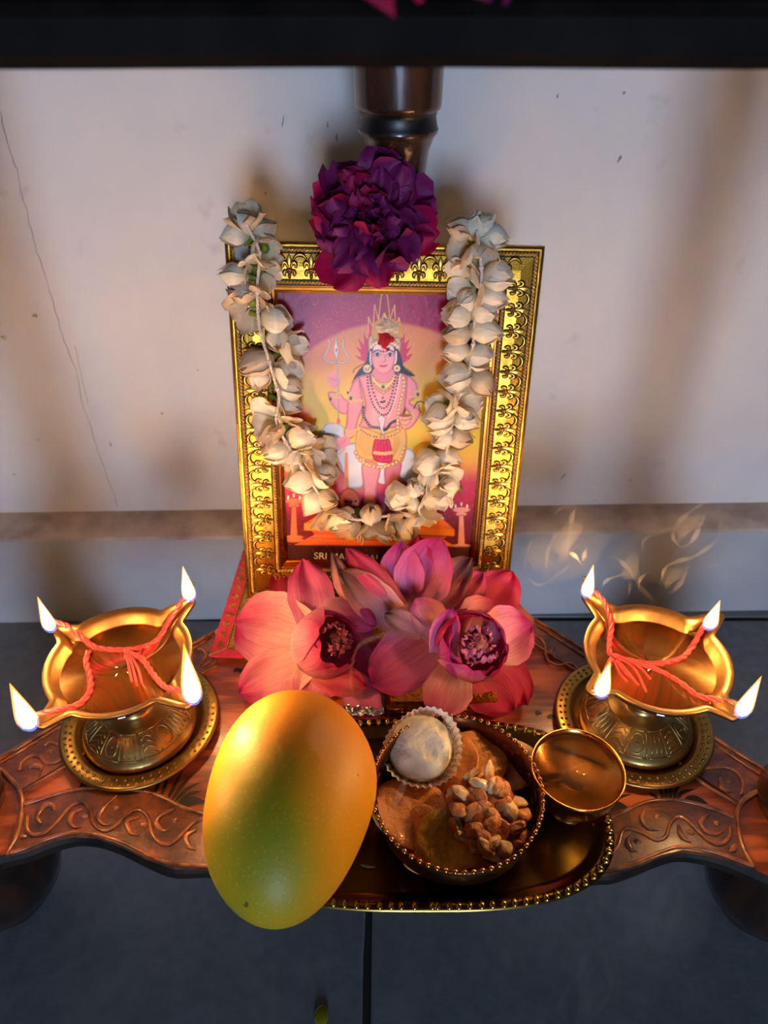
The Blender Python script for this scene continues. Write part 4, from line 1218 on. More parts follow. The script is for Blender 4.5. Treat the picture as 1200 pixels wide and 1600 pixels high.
def flamemat(core):
    t = NT('flame_core' if core else 'flame_mantle')
    tc = t.n('ShaderNodeTexCoord'); sx = t.n('ShaderNodeSeparateXYZ'); t.l(tc.outputs['UV'], sx.inputs[0])
    em = t.n('ShaderNodeEmission')
    if core:
        c = t.ramp(sx.outputs['Y'], [(.0, (.55, .28, .14)), (.22, (1, .55, .20)), (.7, (1, .53, .18)), (1, (1, .40, .10))])
        s = t.ramp(sx.outputs['Y'], [(.02, (.03,) * 3), (.2, (.5,) * 3), (.4, (1,) * 3), (.85, (1,) * 3), (1, (.3,) * 3)])
        t.l(c, em.inputs[0]); t.l(t.math('MULTIPLY', s, FLAME), em.inputs[1]); t.l(em.outputs[0], t.out.inputs[0])
    else:
        c = t.ramp(sx.outputs['Y'], [(.0, (.06, .12, .5)), (.12, (.10, .10, .25)), (.3, (.9, .34, .06)), (1, (1, .35, .05))])
        t.l(c, em.inputs[0]); em.inputs[1].default_value = .55
        tp = t.n('ShaderNodeBsdfTransparent'); ad_ = t.n('ShaderNodeAddShader')
        t.l(em.outputs[0], ad_.inputs[0]); t.l(tp.outputs[0], ad_.inputs[1]); t.l(ad_.outputs[0], t.out.inputs[0])
    return t.m
M_CORE, M_MANT = flamemat(True), flamemat(False)

def flame(parent, base, h, wd, lean):
    prof_ = [(0, 0), (.55, .035), (.86, .10), (1, .2), (.95, .32), (.78, .46), (.56, .62), (.34, .77), (.16, .9), (0, 1)]
    def mk(k, z0):
        m = MB()
        n = 12
        vs, uv = [], []
        for r, s in prof_:
            off = lean * (s ** 1.4) * h
            for i in range(n):
                a = 2 * PI * i / n
                vs.append(base + V((off.x + r * wd * k * math.cos(a), off.y + r * wd * k * math.sin(a) * .8, z0 + s * h * (k if k < 1 else 1))))
                uv.append((i / n, s))
        fs = [(j * n + i, j * n + (i + 1) % n, (j + 1) * n + (i + 1) % n, (j + 1) * n + i) for j in range(len(prof_) - 1) for i in range(n)]
        return m.add(vs, fs, 0, uv)
    fo = mk(1.0, -.002).build('flame', M_MANT, parent)
    mk(.80, 0).build('flame_core', M_CORE, fo)

def plate(c, label, seed):
    z = SH + .0005
    root = empty('brass_plate', (c.x, c.y, SH), label, 'plate', 'plates under the lamps')
    pr = [(0, z + .0012), (.034, z + .0012), (.037, z + .002), (.039, z + .0052), (.0405, z + .006), (.0475, z + .0068), (.049, z + .0062), (.049, z + .005), (.041, z + .0042), (.037, z + .0002), (0, z)]
    MB().lathe(pr, 72, (c.x, c.y, 0)).build('dish', M_BRASSD, root)
    m = MB()
    for rr, n, q in ((.0455, 60, .00115), (.0425, 54, .0010)):
        for k in range(n):
            a = 2 * PI * k / n
            m.ell((c.x + rr * math.cos(a), c.y + rr * math.sin(a), z + .0064), q, q, .0010, 7, 4)
    m.build('punched_beads', M_BRASSD, root)['kind'] = 'stuff'
    return z + .0012

def segdist(P, poly_):
    d = np.full(P.shape[0], 1e9)
    n = len(poly_)
    for i in range(n):
        a, b = poly_[i], poly_[(i + 1) % n]
        d = np.minimum(d, segd(P[:, 0], P[:, 1], a, b))
    return d
def lamp(c, zp, tips, wicks, flames, label, tassel):
    zr = .229
    root = empty('oil_lamp', (c.x, c.y, zp), label, 'oil lamp', 'pair of oil lamps')
    Rc, D = .0422, .0300
    sp = []
    for (px, py) in tips:
        p = PZ(px, py, zr) - V((c.x, c.y, 0))
        sp.append((math.atan2(p.y, p.x), math.hypot(p.x, p.y)))
    N = 360
    ph = np.linspace(0, 2 * PI, N, endpoint=False)
    Rr = np.full(N, Rc)
    Lm = np.full(N, Rc + .015)
    for a, L in sp:
        L = max(L, Rc + .010)
        d = (ph - a + PI) % (2 * PI) - PI
        k = (.0030 - .0105) / (L - Rc * .86)
        with np.errstate(all='ignore'):
            r = (.0105 - k * Rc * .86) / (np.abs(np.sin(d)) - k * np.cos(d))
        r = np.minimum(r, L / np.cos(d))
        ok = np.abs(d) < .55
        Rr = np.where(ok, np.maximum(Rr, r), Rr)
        Lm = np.where(ok, L, Lm)
    # soften the junction
    for _ in range(3): Rr = .25 * np.roll(Rr, 1) + .5 * Rr + .25 * np.roll(Rr, -1)
    outl = np.stack([Rr * np.cos(ph), Rr * np.sin(ph)], -1)
    ts = np.concatenate([np.linspace(0, .6, 9), np.linspace(.65, .93, 9), [.955, .975, .99, 1.0]])
    rr = np.outer(ts, Rr)
    pts = np.stack([rr * np.cos(ph), rr * np.sin(ph)], -1).reshape(-1, 2)
    d = segdist(pts, outl.tolist()[::3])
    r = np.hypot(pts[:, 0], pts[:, 1])
    B = D * (1 - np.clip(r / Rc, 0, 1) ** 2.0)
    LL = np.tile(Lm, len(ts))
    floor_ = .0062 * (1 - .45 * np.clip((r - Rc) / (LL - Rc + 1e-6), 0, 1))
    B = np.where(r > Rc * .8, np.maximum(B, np.where(np.tile(Rr, len(ts)) > Rc * 1.02, floor_, 0)), B)
    z = zr - np.minimum(B, 1.5 * np.clip(d - .0021, 0, 1))
    vs = [V((c.x + p[0], c.y + p[1], q)) for p, q in zip(pts, z)]
    K = len(ts)
    fs = [(j * N + i, j * N + (i + 1) % N, (j + 1) * N + (i + 1) % N, (j + 1) * N + i)[::-1] for j in range(K - 1) for i in range(N)]
    fs = [f[::-1] for f in fs]
    bw = MB().add(vs, fs).build('bowl', M_BRASS, root)
    md = bw.modifiers.new('thickness', 'SOLIDIFY'); md.thickness = .0022; md.offset = -1
    # pedestal
    pr = [(.0345, zp), (.0355, zp + .0025), (.034, zp + .0055), (.0325, zp + .0065), (.029, zp + .011), (.0235, zp + .0155), (.0185, zp + .0182), (.0170, zp + .0186), (.0125, zp + .0205), (.0105, zp + .0225), (.0110, zp + .0245), (.0130, zp + .0262), (.010, zp + .0275)]
    MB().lathe(pr, 64, (c.x, c.y, 0)).build('pedestal', M_BRASSG, root)
    m = MB()
    def dome(a, q):          # q 0..1 from outer to inner edge of the band
        prf = [(.0325, .0067), (.029, .0112), (.0235, .0157), (.0190, .0181)]
        x = q * 3
        i = min(2, int(x)); f = x - i
        R_ = prf[i][0] * (1 - f) + prf[i + 1][0] * f; Z_ = prf[i][1] * (1 - f) + prf[i + 1][1] * f
        return V((c.x + R_ * math.cos(a), c.y + R_ * math.sin(a), zp + Z_ + .0001))
    for k in range(15):
        a0 = 2 * PI * k / 15
        da = 2 * PI / 15
        for q in (.06, .94): m.tube([dome(a0 + da * j / 4, q) for j in range(5)], .0004, 5)
        kind = k % 3
        m.tube([dome(a0, .06 + .88 * j / 5) for j in range(6)], .00042, 5)
        if kind == 0:
            for j in range(4): m.tube([dome(a0 + da * x, .12 + .17 * j + y) for x, y in ((.15, 0), (.32, .09), (.5, .16), (.68, .09), (.85, 0))], .00042, 5)
        elif kind == 1:
            m.tube([dome(a0 + da * (.5 + .33 * math.cos(q_)), .5 + .33 * math.sin(q_)) for q_ in np.linspace(0, 2 * PI, 17)], .00042, 5)
            m.ell(dome(a0 + da * .5, .5), .0010, .0010, .0006, 6, 4)
        else:
            for j in range(3): m.tube([dome(a0 + da * (.25 + .25 * j), .15 + .6 * i / 3) for i in range(4)], .00042, 5)
    m.build('chased_band', M_BRASSG, root)['kind'] = 'stuff'
    # oil
    zo = zr - .0052
    MB().lathe([(0, zo), (.0375, zo), (.0392, zo + .0005)], 64, (c.x, c.y, 0)).build('oil', M_OIL, root)
    def drape(px, py):
        p = PZ(px, py, zr - .005)
        r_ = math.hypot(p.x - c.x, p.y - c.y)
        f = max(0, min(1, (r_ - .028) / .022))
        p.z = zo + .0004 + f * (.0052 + .0022)
        return p
    for wk, ends in wicks:
        P = smooth_path([drape(*a) for a in wk], 6)
        w_ = twist(P, .0017, 3, 60).build('wick', M_WICK, root)
        for e in ends:
            Q0, Q1 = (P[0], P[1]) if e == 0 else (P[-1], P[-2])
            dr = (Q0 - Q1).normalized()
            twist([Q0 - dr * .005, Q0 - dr * .002, Q0 + dr * .001, Q0 + dr * .004 + V((0, 0, .001)), Q0 + dr * .0055 + V((0, 0, .004))], .0019, 3, 80, taper=lambda s: 1.05 - .45 * s).build('charred_end', M_SOOT, w_)
    tm = MB()
    for a in tassel:
        tm.tube(smooth_path([drape(*q_) for q_ in a], 5), .0008, 6)
    tm.build('frayed_wick_end', M_WICK, root)
    for (px, py, h, wd) in flames:
        b = PZ(px, py, zr + .0060)
        flame(root, b, h, wd, V((random.uniform(-.06, .06), random.uniform(-.05, .05), 0)))
    return root
LC, RC = V((-.1555, .281, 0)), V((.161, .2835, 0))
PLC, PRC = V((-.155, .2815, 0)), V((.159, .283, 0))
zp = plate(PLC, 'round brass plate with beaded rim under the left oil lamp', 1)
lamp(LC, zp + .0002, [(90, 985), (303, 938), (299, 1106), (60, 1139)],
     [([(86, 984), (108, 990), (128, 1000), (150, 1012), (180, 1016), (215, 1014), (245, 1001), (270, 973), (297, 940)], (0, 1)),
      ([(298, 1094), (262, 1080), (240, 1055), (222, 1030), (195, 1017)], (0,)),
      ([(60, 1132), (92, 1119), (124, 1104), (141, 1080), (140, 1055), (135, 1035), (139, 1018)], (0,))],
     [(80, 984, .029, .0042), (297, 936, .030, .0045), (303, 1096, .046, .0056), (48, 1136, .037, .0056)],
     'four-wick brass oil lamp on pedestal, at the left of the gold frame',
     [[(200, 1022), (208, 1045), (214, 1072)], [(204, 1024), (216, 1046), (222, 1070)], [(198, 1024), (202, 1046), (206, 1066)]])
zp = plate(PRC, 'round brass plate with beaded rim under the right oil lamp', 2)
lamp(RC, zp + .0002, [(911, 929), (1127, 962), (1152, 1126), (918, 1084)],
     [([(917, 930), (940, 953), (954, 978), (952, 1004), (953, 1022), (968, 1028)], (0,)),
      ([(1104, 980), (1093, 993), (1080, 1013), (1062, 1030), (1020, 1038), (981, 1032), (960, 1026)], (0,)),
      ([(1148, 1114), (1119, 1101), (1089, 1088), (1062, 1067), (1026, 1047), (984, 1034)], (0,)),
      ([(934, 1084), (944, 1056), (956, 1030)], (0,))],
     [(916, 930, .028, .0042), (1107, 980, .025, .0046), (938, 1086, .030, .0046), (1157, 1117, .033, .0044)],
     'four-wick brass oil lamp on pedestal, at the right beside the small cup',
     [[(968, 1028), (992, 1046), (1010, 1082)], [(964, 1030), (982, 1052), (998, 1072)], [(958, 1030), (968, 1052), (980, 1066)], [(972, 1028), (1000, 1044), (1016, 1062)], [(962, 1032), (976, 1050), (990, 1062)]])

# ------------------------------------------------------------------ lotus flowers
M_LOT = petalmat('pink_lotus_petal', lin((244, 204, 204)), lin((236, 160, 184)), lin((204, 58, 126)), .30, 40, .5, .32, .7)
M_LOTM = petalmat('magenta_lotus_petal', lin((228, 156, 200)), lin((212, 112, 178)), lin((180, 36, 122)), .28, 40, .5, .32, .7)
M_LOTR = petalmat('red_lotus_petal', lin((226, 124, 140)), lin((210, 72, 112)), lin((178, 22, 74)), .32, 36, .5, .3, .6)
M_LOTB = petalmat('browned_lotus_petal', lin((226, 168, 176)), lin((204, 136, 148)), lin((104, 62, 50)), .22, 46, .6, .4, .8)
M_CORED = petalmat('crumpled_lotus_core', lin((196, 90, 120)), lin((150, 40, 92)), lin((196, 110, 150)), .2, 20, .45, .3, .5)
M_POD = mat('seed_pod', lin((120, 60, 70)), .5, c2=lin((90, 34, 60)), nscale=200, bscale=400, bstr=.6)
def pt(a): return PZ(a[0], a[1], a[3]) if a[2] == 'z' else PY(a[0], a[1], a[3])
def lpetal(root, B, T, wpx, cup=.35, bow=.0, m=None, ruffle=.0015, face=None, seed=0, basew=.5, tipc=0.):
    B, T = pt(B), pt(T)
    mid = (B + T) / 2
    n0 = face or ((CAM - mid).normalized() + V((0, 0, .25))).normalized()
    ax = (T - B).normalized()
    n = (n0 - ax * n0.dot(ax)).normalized()
    sd = ax.cross(n)
    zc = (mid - CAM).dot(_cf)
    W = wpx / FPX * zc / 2
    L = (T - B).length
    r = random.Random(seed * 7 + int(wpx))
    p1, p2, p3 = r.uniform(0, 6), r.uniform(0, 6), r.uniform(0, 6)
    def f(u, v):
        t_ = (u - .5) * 2
        q = basew + (1 - basew) * min(1, v / .45) ** .8
        if v > .5: q *= (max(0, 1 - ((v - .5) / .5) ** 1.9)) ** .62
        q *= 1 + .035 * math.sin(23 * v + p1 + 2 * t_) * v
        wd = W * max(q, .012)
        hgt = cup * wd * (t_ * t_ - .3) + bow * math.sin(PI * v) * L + ruffle * v * (1.2 * math.sin(6 * t_ + p1) + .8 * math.sin(11 * v + 3 * t_ + p2) + .5 * abs(t_) * math.sin(19 * v + p3)) + tipc * L * max(0, v - .7) ** 2 * 8
        return B + (T - B) * v + sd * (t_ * wd + .04 * W * math.sin(4 * v + p3)) + n * hgt
    mb = MB().grid(f, 14, 18)
    return mb.build('petal', m or M_LOT, root)
def lotus_bud(root, c, axis, R, L, n, m, seed, smax=.82, inner=True, layers=2):
    r = random.Random(seed)
    ax = axis.normalized()
    e1 = ax.cross(V((0, 0, 1))).normalized(); e2 = ax.cross(e1)
    for ly in range(layers):
        for k in range(n):
            a0 = 2 * PI * (k + .5 * ly) / n + r.uniform(-.15, .15)
            hw = PI / n * 1.55
            Rk = R * (1 - .12 * ly) * r.uniform(.96, 1.04)
            sm_ = smax * r.uniform(.92, 1.06) - .03 * ly
            pp = r.uniform(0, 6)
            def f(u, v):
                t_ = (u - .5) * 2
                s = v * sm_
                tipn = 1 - .45 * max(0, (v - .7) / .3) ** 1.5
                a = a0 + t_ * hw * tipn
                rad = Rk * math.sin(PI * (.12 + .78 * s)) ** .8
                rad += .0012 * abs(t_) ** 3 + .0008 * v * math.sin(5 * t_ + pp)
                return c + ax * (L * (s - .5) - .06 * L * abs(t_) ** 2 * v) + (e1 * math.cos(a) + e2 * math.sin(a)) * rad
            MB().grid(f, 12, 14).build('petal', m[(k + ly) % len(m)], root)
    if inner:
        for k in range(16):
            a0 = r.uniform(0, 6.28)
            rr_ = R * r.uniform(.1, .62)
            base = c + ax * L * .02 + (e1 * math.cos(a0) + e2 * math.sin(a0)) * rr_ * .8
            tip = c + ax * L * r.uniform(.26, .36) + (e1 * math.cos(a0 + .4) + e2 * math.sin(a0 + .4)) * rr_
            nrm = (e1 * math.cos(a0) + e2 * math.sin(a0))
            d = tip - base
            sd = d.cross(nrm).normalized()
            wv = R * r.uniform(.18, .34)
            p1 = r.uniform(0, 6)
            def g(u, v):
                t_ = (u - .5) * 2
                return base + d * v + sd * t_ * wv * (.5 + .5 * math.sin(PI * min(1, .25 + .7 * v))) + nrm * (.0014 * math.sin(8 * t_ * v + p1) + .0010 * math.sin(14 * v + p1) - .25 * wv * t_ * t_)
            MB().grid(g, 8, 9).build('inner_petal', M_CORED, root)
        MB().ell(c + ax * L * .1, R * .42, R * .42, R * .35, 14, 8).build('seed_pod', M_POD, root)
# left lotus
cL = PZ(510, 1006, .203)
lo1 = empty('lotus_flower', (cL.x, cL.y, SH + .001), 'pink lotus with half-closed bud, left one in front of the frame, behind the mango', 'flower', 'lotuses before the frame')
Z = 'z'
lpetal(lo1, (480, 968, 'z', .190), (440, 885, 'z', .194), 74, .3, 0, M_LOTR, .002, seed=1)
lpetal(lo1, (490, 1000, 'z', .192), (367, 973, 'z', .184), 118, .18, .05, M_LOT, .0022, seed=2, basew=.62)
lpetal(lo1, (496, 990, 'z', .196), (474, 874, 'z', .222), 74, .25, -.05, M_LOTM, .0018, seed=3, basew=.6)
lpetal(lo1, (482, 1030, 'z', .186), (374, 1086, 'z', .172), 84, .2, .06, M_LOT, .0024, seed=4, basew=.6)
lpetal(lo1, (488, 1030, 'z', .184), (490, 1100, 'z', .172), 100, .1, .03, M_LOT, .0015, seed=5, basew=.7)
lpetal(lo1, (490, 1052, 'z', .188), (572, 1076, 'z', .184), 52, .3, .05, M_LOTR, .0015, seed=6)
lpetal(lo1, (548, 980, 'z', .186), (596, 1078, 'z', .176), 66, .25, .0, M_LOTM, .001, seed=7, basew=.7)
lpetal(lo1, (505, 942, 'z', .205), (588, 978, 'z', .200), 50, -.3, .05, M_LOTM, .001, seed=8)
lpetal(lo1, (535, 1050, 'z', .178), (592, 1122, 'z', .172), 56, .2, .0, M_LOTM, .001, seed=9)
lotus_bud(lo1, cL, V((.62, -.42, .62)), .0222, .047, 5, [M_LOT, M_LOT, M_LOTM], 4, .80)
# middle lotus, wilted petals fanned up against the frame
cM = PZ(640, 972, .184)
lo2 = empty('lotus_flower', (cM.x, cM.y, SH + .001), 'wilting lotus with browned petals fanned up against the picture, between two others', 'flower', 'lotuses before the frame')
lpetal(lo2, (640, 965, 'y', .368), (655, 836, 'y', .382), 60, .3, 0, M_LOTR, .001, seed=11)
lpetal(lo2, (622, 952, 'y', .366), (628, 846, 'y', .380), 74, .35, .05, M_LOTM, .001, seed=12)
lpetal(lo2, (632, 955, 'y', .360), (690, 842, 'y', .376), 92, .5, -.05, M_LOTM, .0012, seed=13, basew=.45)
lpetal(lo2, (640, 968, 'y', .354), (738, 872, 'y', .374), 66, .35, -.06, M_LOTB, .0018, seed=14)
lpetal(lo2, (660, 985, 'y', .348), (756, 894, 'y', .372), 74, .3, -.06, M_LOT, .0012, seed=15)
lpetal(lo2, (735, 985, 'y', .356), (800, 892, 'y', .378), 84, .2, .04, M_LOTR, .0015, seed=16)
lpetal(lo2, (628, 950, 'y', .354), (541, 856, 'y', .372), 42, -.45, .06, M_LOTR, .0012, seed=17)
lpetal(lo2, (638, 984, 'y', .340), (532, 893, 'y', .360), 66, .45, -.04, M_LOTB, .0016, seed=18, basew=.5)
lpetal(lo2, (558, 962, 'y', .352), (519, 866, 'y', .366), 30, -.6, .03, M_LOTB, .002, seed=19)
lpetal(lo2, (660, 990, 'y', .335), (600, 960, 'y', .340), 40, .3, .0, M_LOTB, .001, seed=20)
lpetal(lo2, (690, 1000, 'y', .335), (650, 935, 'y', .350), 60, .3, .0, M_LOT, .001, seed=21)
MB().ell(cM - V((0, 0, .006)), .016, .014, .012, 16, 10).build('receptacle', M_LOTB, lo2)
# right lotus
cR = PZ(738, 1008, .203)
lo3 = empty('lotus_flower', (cR.x, cR.y, SH + .001), 'pink lotus opening to a crumpled heart, right one behind the sweets bowl', 'flower', 'lotuses before the frame')
lpetal(lo3, (705, 990, 'z', .190), (578, 1068, 'z', .184), 112, .12, -.03, M_LOTM, .001, seed=31, basew=.75)
lpetal(lo3, (712, 1040, 'z', .184), (684, 1122, 'z', .182), 78, .2, -.05, M_LOT, .0012, seed=32, basew=.6)
lpetal(lo3, (740, 1040, 'z', .186), (802, 1112, 'z', .178), 92, .2, -.06, M_LOTR, .0016, seed=33, basew=.5)
lpetal(lo3, (760, 1020, 'z', .182), (823, 1102, 'z', .174), 72, .15, -.04, M_LOTR, .0016, seed=34, basew=.5)
lpetal(lo3, (752, 1010, 'z', .192), (832, 976, 'z', .200), 96, .4, -.06, M_LOT, .0014, seed=35, basew=.6)
lpetal(lo3, (720, 985, 'z', .194), (780, 945, 'z', .204), 70, .3, -.03, M_LOT, .001, seed=36)
lpetal(lo3, (686, 1022, 'z', .200), (706, 950, 'z', .226), 46, .8, -.05, M_LOTM, .001, seed=37, basew=.6)
lotus_bud(lo3, cR, V((.20, -.50, .80)), .0232, .043, 6, [M_LOTM, M_LOT, M_LOTR], 9, .76)
# ------------------------------------------------------------------ tray
def superell(c, a, b, n, k): 
    out = []
    for i in range(k):
        t_ = 2 * PI * i / k
        ct, st = math.cos(t_), math.sin(t_)
        out.append((c[0] + a * math.copysign(abs(ct) ** (2 / n), ct), c[1] + b * math.copysign(abs(st) ** (2 / n), st)))
    return out
M_TRAY = brass('tray_brass', lin((150, 116, 52)), lin((116, 86, 36)), .16, 30)
M_TRAYB = brass('tray_bead_brass', lin((230, 190, 100)), lin((206, 160, 76)), .16, 60)
TC, TA, TB = (.020, .2235), .108, .0585
tz = SH + .0008
tray = empty('brass_tray', (TC[0], TC[1], SH), 'shallow brass tray with a beaded rim, holding mango, sweets bowl and cup', 'tray')
KT = 144
def tring(d, z): return [V((x, y, z)) for x, y in superell(TC, TA - d, TB - d, 3.0, KT)]
rings = [tring(.0, tz + .0068), tring(.0035, tz + .0070), tring(.0060, tz + .0062), tring(.0095, tz + .0022), tring(.0125, tz + .0014), tring(.03, tz + .0013), tring(.05, tz + .0013)]
under = [tring(.05, tz), tring(.0125, tz), tring(.0075, tz + .002), tring(.0005, tz + .0056)]
m = MB()
allr = rings + under
m.add([p for r_ in allr for p in r_], [(j * KT + i, (j + 1) % len(allr) * KT + i, (j + 1) % len(allr) * KT + (i + 1) % KT, j * KT + (i + 1) % KT) for j in range(len(allr)) if j != 6 for i in range(KT)] + [tuple(6 * KT + i for i in range(KT)), tuple(7 * KT + i for i in range(KT))[::-1]])
m.build('tray_body', M_TRAY, tray)
# beads evenly spaced along the rim: each bead a part
path = superell(TC, TA - .0026, TB - .0026, 3.0, 720)
acc, tot = [0], 0
for i in range(720):
    a, b = path[i], path[(i + 1) % 720]
    tot += math.hypot(a[0] - b[0], a[1] - b[1]); acc.append(tot)
bm = MB()
bm.ell((0, 0, 0), .00165, .0026, .0017, 10, 6)
BEAD = bm.mesh('bead', [M_TRAYB])
nb = 96
for k in range(nb):
    s = tot * k / nb
    i = int(np.searchsorted(acc, s)) % 720
    a, b = V((*path[i], 0)), V((*path[(i + 1) % 720], 0))
    tt = (b - a).normalized() if (b - a).length > 0 else V((1, 0, 0))
    place('rim_bead', BEAD, tray, basis(tt, V((-tt.y, tt.x, 0)), V((0, 0, 1)), a + V((0, 0, tz + .0078)) - ORG[tray.name]))
tsurf = tz + .0014
MB().tube(smooth_path([PZ(563, 1351, tsurf + .0006), PZ(574, 1354, tsurf + .0006), PZ(587, 1355, tsurf + .0006)], 4), [.0003, .0007, .001, .001, .001, .0009, .0008, .0006, .0003], 6, flat=.4, up=(0, 0, 1)).build('petal_sliver', M_JAS, None)
tag(bpy.data.objects['petal_sliver'], 'pale petal sliver lying on the tray beside the mango', 'petal')

# embossed gilt stand behind the tray, mostly under the right lotus
M_GILT = goldmat('embossed_gilt', lin((196, 140, 64)), lin((150, 100, 40)), .25, 120, False)
gs = empty('gilt_stand', PZ(690, 1092, SH), 'small embossed gilt stand half hidden under the lotuses', 'stand')
gc = PZ(690, 1090, SH + .002)
def gbox(m, hx, hy, z0, z1): m.box((gc.x - hx, gc.y - hy, z0), (gc.x + hx, gc.y + hy, z1))
m = MB(); gbox(m, .037, .013, SH + .0002, SH + .008); gbox(m, .034, .011, SH + .008, SH + .012)
m.build('stand_body', M_GILT, gs, smooth=False)
m = MB()
for k in range(18):
    for row in range(2):
        x = gc.x - .033 + .0039 * k
        P = [V((x + .0021 * math.cos(a), gc.y - .0131, SH + .002 + row * .003 + .002 * math.sin(a))) for a in np.linspace(0, PI, 7)]
        m.tube(P, .00045, 5)
for k in range(12):
    P = [V((gc.x + .0341, gc.y - .010 + .0018 * k, SH + .0085)), V((gc.x + .0345, gc.y - .009 + .0018 * k, SH + .0122))]
    m.tube(P, .0007, 5)
for k in range(16):
    P = [V((gc.x - .032 + .0042 * k + .0018 * math.cos(a), gc.y - .0075 + .0025 * math.sin(a), SH + .0122)) for a in np.linspace(0, PI * 1.5, 8)]
    m.tube(P, .0005, 5)
m.build('scale_relief', M_GILT, gs)['kind'] = 'stuff'
# crinkled silver foil by the mango
M_FOIL = mat('crinkled_foil', lin((196, 200, 190)), .15, 1., bscale=350, bstr=1.0, bdist=.002)
fp = PZ(556, 1112, tz + .012)
def ff(u, v):
    return V((fp.x - .016 + .034 * u, fp.y - .002 + .012 * v, SH + .0125 + .0022 * math.sin(u * 31 + v * 5) * math.cos(v * 17 + u * 9) - .006 * v))
fo_ = MB().grid(ff, 40, 12).build('foil_scrap', M_FOIL)
md = fo_.modifiers.new('thickness', 'SOLIDIFY'); md.thickness = .0004
tag(fo_, 'crumpled silver foil edge behind the tray beside the mango', 'foil')

# ------------------------------------------------------------------ sweets bowl
M_BOWL = brass('bowl_brass_dark', lin((120, 76, 44)), lin((84, 50, 28)), .26, 60, 260)
bc = V((.0392, .2165, 0))
zb = tsurf
bw = empty('sweets_bowl', (bc.x, bc.y, zb), 'round engraved brass bowl full of sweets and fried snacks', 'bowl')
pr = [(0, zb + .0012), (.030, zb + .0014), (.037, zb + .006), (.0418, zb + .016), (.0438, zb + .028), (.0452, zb + .034), (.0460, zb + .0345), (.0466, zb + .034), (.0450, zb + .027), (.043, zb + .015), (.038, zb + .0045), (.031, zb), (0, zb)]
MB().lathe(pr, 80, (bc.x, bc.y, 0)).build('bowl_wall', M_BOWL, bw)
rb = MB().ell((0, 0, 0), .0013, .0016, .0013, 8, 5).mesh('rim_bead', [brass('bowl_rim_bead', lin((216, 150, 90)), lin((160, 104, 60)), .2)])
for k in range(64):
    a = 2 * PI * k / 64
    place('rim_bead', rb, bw, Matrix.Translation(V((.0459 * math.cos(a), .0459 * math.sin(a), .0345))) @ Matrix.Rotation(a, 4, 'Z'))
m = MB()
for k in range(26):
    a0 = 2 * PI * k / 26
    def wp(da, z): 
        r_ = np.interp(z, [.006, .016, .028, .034], [.037, .0418, .0438, .0452]) - .0002
        return V((bc.x + r_ * math.cos(a0 + da), bc.y + r_ * math.sin(a0 + da), zb + z))
    m.tube([wp(.0 + .09 * math.cos(t_), .024 + .004 * math.sin(t_)) for t_ in np.linspace(0, 5.2, 12)], .0004, 5)
m.build('engraved_scroll', M_BOWL, bw)['kind'] = 'stuff'

# ------------------------------------------------------------------ fried snacks
def snackmat(name, c, c2, ns=70):
    t = NT(name)
    co = t.coord()
    n = t.noise(co, ns, 5, .62)
    c_ = t.ramp(n, [(.3, c), (.7, c2)])
    s = t.noise(co, 420, 2)
    c_ = t.mix(t.ramp(s, [(.70, (0, 0, 0)), (.76, (.6,) * 3)]), c_, tuple(x * .25 for x in c))
    t.set(Base_Color=c_, Roughness=.5, Subsurface_Weight=.1, Subsurface_Scale=.004)
    t.set(Coat_Weight=.12)
    t.bump(t.noise(co, 190, 5), .9, .0022)
    return t.m
M_TAN = snackmat('fried_tan_biscuit', lin((226, 150, 74)), lin((240, 178, 100)))
M_TAN2 = snackmat('fried_brown_biscuit', lin((206, 130, 62)), lin((226, 156, 84)))
M_GRN = snackmat('greenish_banana_crisp', lin((176, 142, 30)), lin((222, 182, 60)), 120)
M_GRN2 = snackmat('olive_crisp', lin((150, 112, 42)), lin((200, 146, 62)), 120)
def snack(px, py, z, R, nrm, th, m, label, seed, wav=.0012, asp=1.0, name='fried_snack'):
    c = PZ(px, py, z)
    r = random.Random(seed)
    n = V(nrm).normalized()
    e1 = n.cross(V((0, 1, 0))).normalized(); e2 = n.cross(e1)
    ph = [r.uniform(0, 6) for _ in range(6)]
    def f(u, v):
        a = 2 * PI * u
        k = math.sin(PI * v)
        sgn = math.cos(PI * v)
        q = R * (1 + .05 * math.sin(2 * a + ph[0]) + .03 * math.sin(5 * a + ph[1]))
        rad = q * (k ** .6)
        x, y = rad * math.cos(a), rad * math.sin(a) * asp
        h = th * sgn * .5 * (1 + .35 * (rad / R) ** 4) + wav * math.sin(x * 260 + ph[2]) * math.sin(y * 230 + ph[3]) + wav * 1.5 * math.sin(2 * a + ph[4]) * (rad / R) ** 2
        return c + e1 * x + e2 * y + n * h
    o = MB().grid(f, 36, 16, cu=True).build(name, m)
    return tag(o, label, 'snack', 'fried snacks in the bowl')
snack(742, 1188, zb + .020, .0185, (.02, -.35, .95), .0032, M_TAN, 'round golden fried biscuit leaning behind the white sweet', 1)
snack(706, 1192, zb + .0185, .017, (-.5, -.2, .8), .003, M_TAN2, 'thin brown biscuit edge tucked against the paper cup', 2)
snack(795, 1196, zb + .017, .0165, (-.35, -.25, .9), .0028, M_GRN2, 'olive brown crisp by the bowl\'s right wall', 3)
snack(640, 1268, zb + .017, .0215, (.25, .0, .97), .003, M_TAN2, 'large brown biscuit at the bowl\'s left side below the white sweet', 4)
snack(690, 1262, zb + .011, .014, (.1, .1, 1), .003, M_TAN2, 'brown biscuit underneath at the centre of the bowl', 5)
snack(660, 1312, zb + .016, .014, (-.35, -.3, .9), .003, M_TAN, 'tan crisp standing at the bowl\'s front, left of the yellow-green crisp', 6, asp=1.2)
